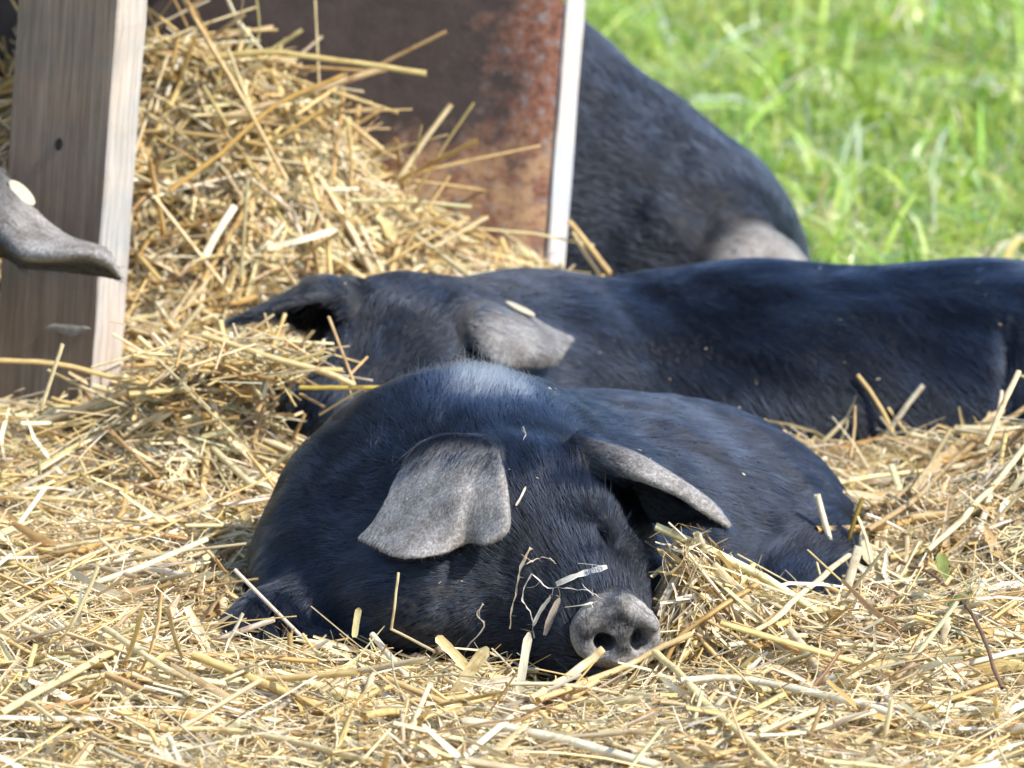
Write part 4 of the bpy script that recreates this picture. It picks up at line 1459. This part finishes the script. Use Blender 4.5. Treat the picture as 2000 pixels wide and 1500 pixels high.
stalk(S, [(330, 1425, 'g'), (470, 1430, 'g'), (600, 1455, 'g'), (720, 1490, 'g')], 17, (0.80, 0.66, 0.36), 'long yellow stalk lying along the bottom edge left of the middle', node=0.5)
stalk(S, [(905, 1408, 'g'), (1010, 1425, 'g'), (1130, 1452, 'g'), (1290, 1498, 'g')], 22, WHITE, 'thick white stalk lying along the bottom edge in the middle')
stalk(S, [(780, 1425, 'g'), (860, 1390, 'g'), (960, 1360, 'g')], 12, (0.70, 0.52, 0.24), 'gold stalk slanting up behind the thick white one')
stalk(S, [(1560, 1495, 'd'), (1585, 1430, 's'), (1608, 1372, 's')], 12, (0.66, 0.47, 0.24), 'tan stalk standing up at the bottom right')
stalk(S, [(1715, 1510, 'd'), (1728, 1440, 's'), (1742, 1365, 's')], 14, CREAM, 'cream stalk standing at the bottom, right of the tan one')
stalk(S, [(1480, 1430, 'g'), (1550, 1405, 'g'), (1600, 1385, 'g')], 16, (0.80, 0.69, 0.40), 'short thick yellow stalk left of the tan standing one')
stalk(S, [(1830, 1310, 'd'), (1840, 1255, 's'), (1852, 1205, 's')], 13, WHITE, 'white flattened stalk standing left of the dark twig', thin=0.4)
stalk(S, [(1300, 1290, 'g'), (1330, 1240, 'g'), (1400, 1190, 'g'), (1480, 1140, 'g')], 12, (0.52, 0.34, 0.12), 'brown stalk rising through the clump right of the snout')
# bits lying on the muzzle of the front pig
def on1(px, py, lift=0.003):
    qq, gg = on_surface(pig1, P(px, py, 0.03), reach=0.09)
    return qq + gg * lift


def bit(name, pix, w_px, col, label, lift=0.0024):
    """chips stay straight and torn, fibres crooked, uneven and branching"""
    c = np.array([on1(px, py, lift) for px, py in pix])
    chip = name == 'straw_chip'
    s = 9 if chip else 17
    r = np.random.default_rng(pix[0][0] + pix[0][1])
    ln = catmull(c, np.linspace(0, 1, s))
    hw = w_px * 0.5 * 0.000375
    if chip:
        prof = hw * (0.9 + 0.12 * r.normal(size=s)); prof[0] *= 0.75; prof[-1] *= 0.5
    else:
        ln = ln + r.normal(size=(s, 3)) * 0.00045
        prof = hw * np.clip(0.7 + 0.3 * r.normal(size=s), 0.25, 1.3) * np.linspace(1, 0.5, s)
    f = np.array([0.2, -0.8, 0.6])
    h = Heap()
    h.add(*sweep(ln[None], prof[None], np.array([hw * 0.6]), 6, np.array(col)[None], np.array([r.normal() * 0.3]), flat=True, face=f))
    for k in range(2 if chip else 4):
        a = ln[r.integers(1, s - 1)] if not chip else ln[-1 - k]
        d = norm(ln[-1] - ln[0]) * r.choice([-1, 1]) * 0.6 + r.normal(size=3) * np.array([0.7, 0.2, 0.7])
        L = r.uniform(0.003, 0.010)
        b = a + d * L; m = (a + b) / 2 + r.normal(size=3) * L * 0.2
        l2 = catmull(np.array([a, m, b]), np.linspace(0, 1, 6))
        h.add(*sweep(l2[None], (min(hw, 0.0009) * 0.4 * np.linspace(1, 0.3, 6))[None], np.array([hw * 0.2]), 0, np.array(col)[None], np.array([r.normal()]), flat=True, face=f))
    tag(h.build(name, M_STRAW), label, 'straw', 'single straw stalks lying loose')


bit('straw_chip', [(1090, 1142), (1130, 1124), (1184, 1110)], 13, (0.86, 0.83, 0.74), 'white split chip lying on top of the muzzle')
bit('straw_chip', [(1068, 1240), (1080, 1205), (1096, 1168)], 14, (0.55, 0.45, 0.36), 'flat brownish chip on the left side of the muzzle')
bit('straw_chip', [(1044, 1222), (1060, 1192), (1080, 1166)], 8, (0.80, 0.74, 0.62), 'narrow white chip on the left side of the muzzle')
bit('straw_chip', [(1105, 1187), (1140, 1184), (1160, 1178)], 6, WHITE, 'thin white sliver on the rim above the snout disc')
bit('straw_fibre', [(1040, 1072), (1022, 1112), (1008, 1160), (998, 1228)], 7, (0.62, 0.52, 0.38), 'long tan fibre hanging down the face beside the muzzle')
bit('straw_fibre', [(1032, 1102), (1052, 1092), (1075, 1092), (1088, 1102)], 4, (0.70, 0.62, 0.48), 'small hooked fibre on the bridge of the nose')
bit('straw_fibre', [(1040, 1120), (1025, 1165), (1040, 1200), (1046, 1245)], 5, (0.72, 0.66, 0.55), 'wavy pale fibre between the two muzzle chips and the cheek')
bit('straw_fibre', [(1042, 1120), (1075, 1148), (1110, 1150), (1150, 1155), (1180, 1172)], 4, (0.74, 0.70, 0.62), 'curly white fibre lying over the muzzle ridge')
bit('straw_fibre', [(942, 1178), (930, 1200), (944, 1222), (912, 1262), (906, 1288)], 5, (0.50, 0.44, 0.36), 'grey crooked rootlet hanging on the cheek')
bit('straw_chip', [(1008, 990), (1018, 975), (1028, 955)], 5, (0.66, 0.58, 0.48), 'tiny pale sliver on the forehead beside the flap ear')
bit('straw_chip', [(1022, 840), (1025, 848), (1028, 856)], 4, (0.80, 0.72, 0.55), 'tiny cream sliver high on the forehead')


# two green leaf scraps in the straw on the right
def leaf(c_px, a_px, wid, col, label, seed):
    c0, c1 = P(*c_px), P(*a_px)
    ax_ = c1 - c0; L = np.linalg.norm(ax_); ax_ = ax_ / L
    sd = norm(np.cross(ax_, np.array([0.2, -0.9, 0.4]))); up = np.cross(sd, ax_)
    V, F, fib, colr = [], [], [], []
    n, m = 9, 5
    r = np.random.default_rng(seed)
    for i in range(n):
        t = i / (n - 1)
        w = wid * math.sin(math.pi * (0.12 + 0.80 * t)) ** 0.7
        for j in range(m):
            f = (j / (m - 1) - 0.5) * 2
            V.append(c0 + ax_ * L * t + sd * w * f * (1 + 0.08 * r.normal()) + up * (wid * 0.35 * f * f - 0.2 * wid * math.sin(3 * t)))
            fib.append((f, t * L, seed)); colr.append((*(np.array(col) * (0.85 if j == 2 else 1)), 1))
    for i in range(n - 1):
        for j in range(m - 1):
            F.append([i * m + j, i * m + j + 1, (i + 1) * m + j + 1, (i + 1) * m + j])
    o = mesh_np('leaf', np.array(V), np.array(F), M_STRAW, attrs={'fib': ('FLOAT_VECTOR', np.array(fib)), 'tint': ('FLOAT_COLOR', np.array(colr))})
    tag(o, label, 'leaf', 'green leaf scraps in the straw')


leaf((1845, 1130, .10), (1838, 1082, .13), 0.0055, (0.22, 0.26, 0.07), 'upright green leaf scrap in the straw on the right', 1)
leaf((1850, 1185, .07), (1900, 1160, .09), 0.004, (0.12, 0.15, 0.06), 'dark green leaf scrap below the upright one', 2)
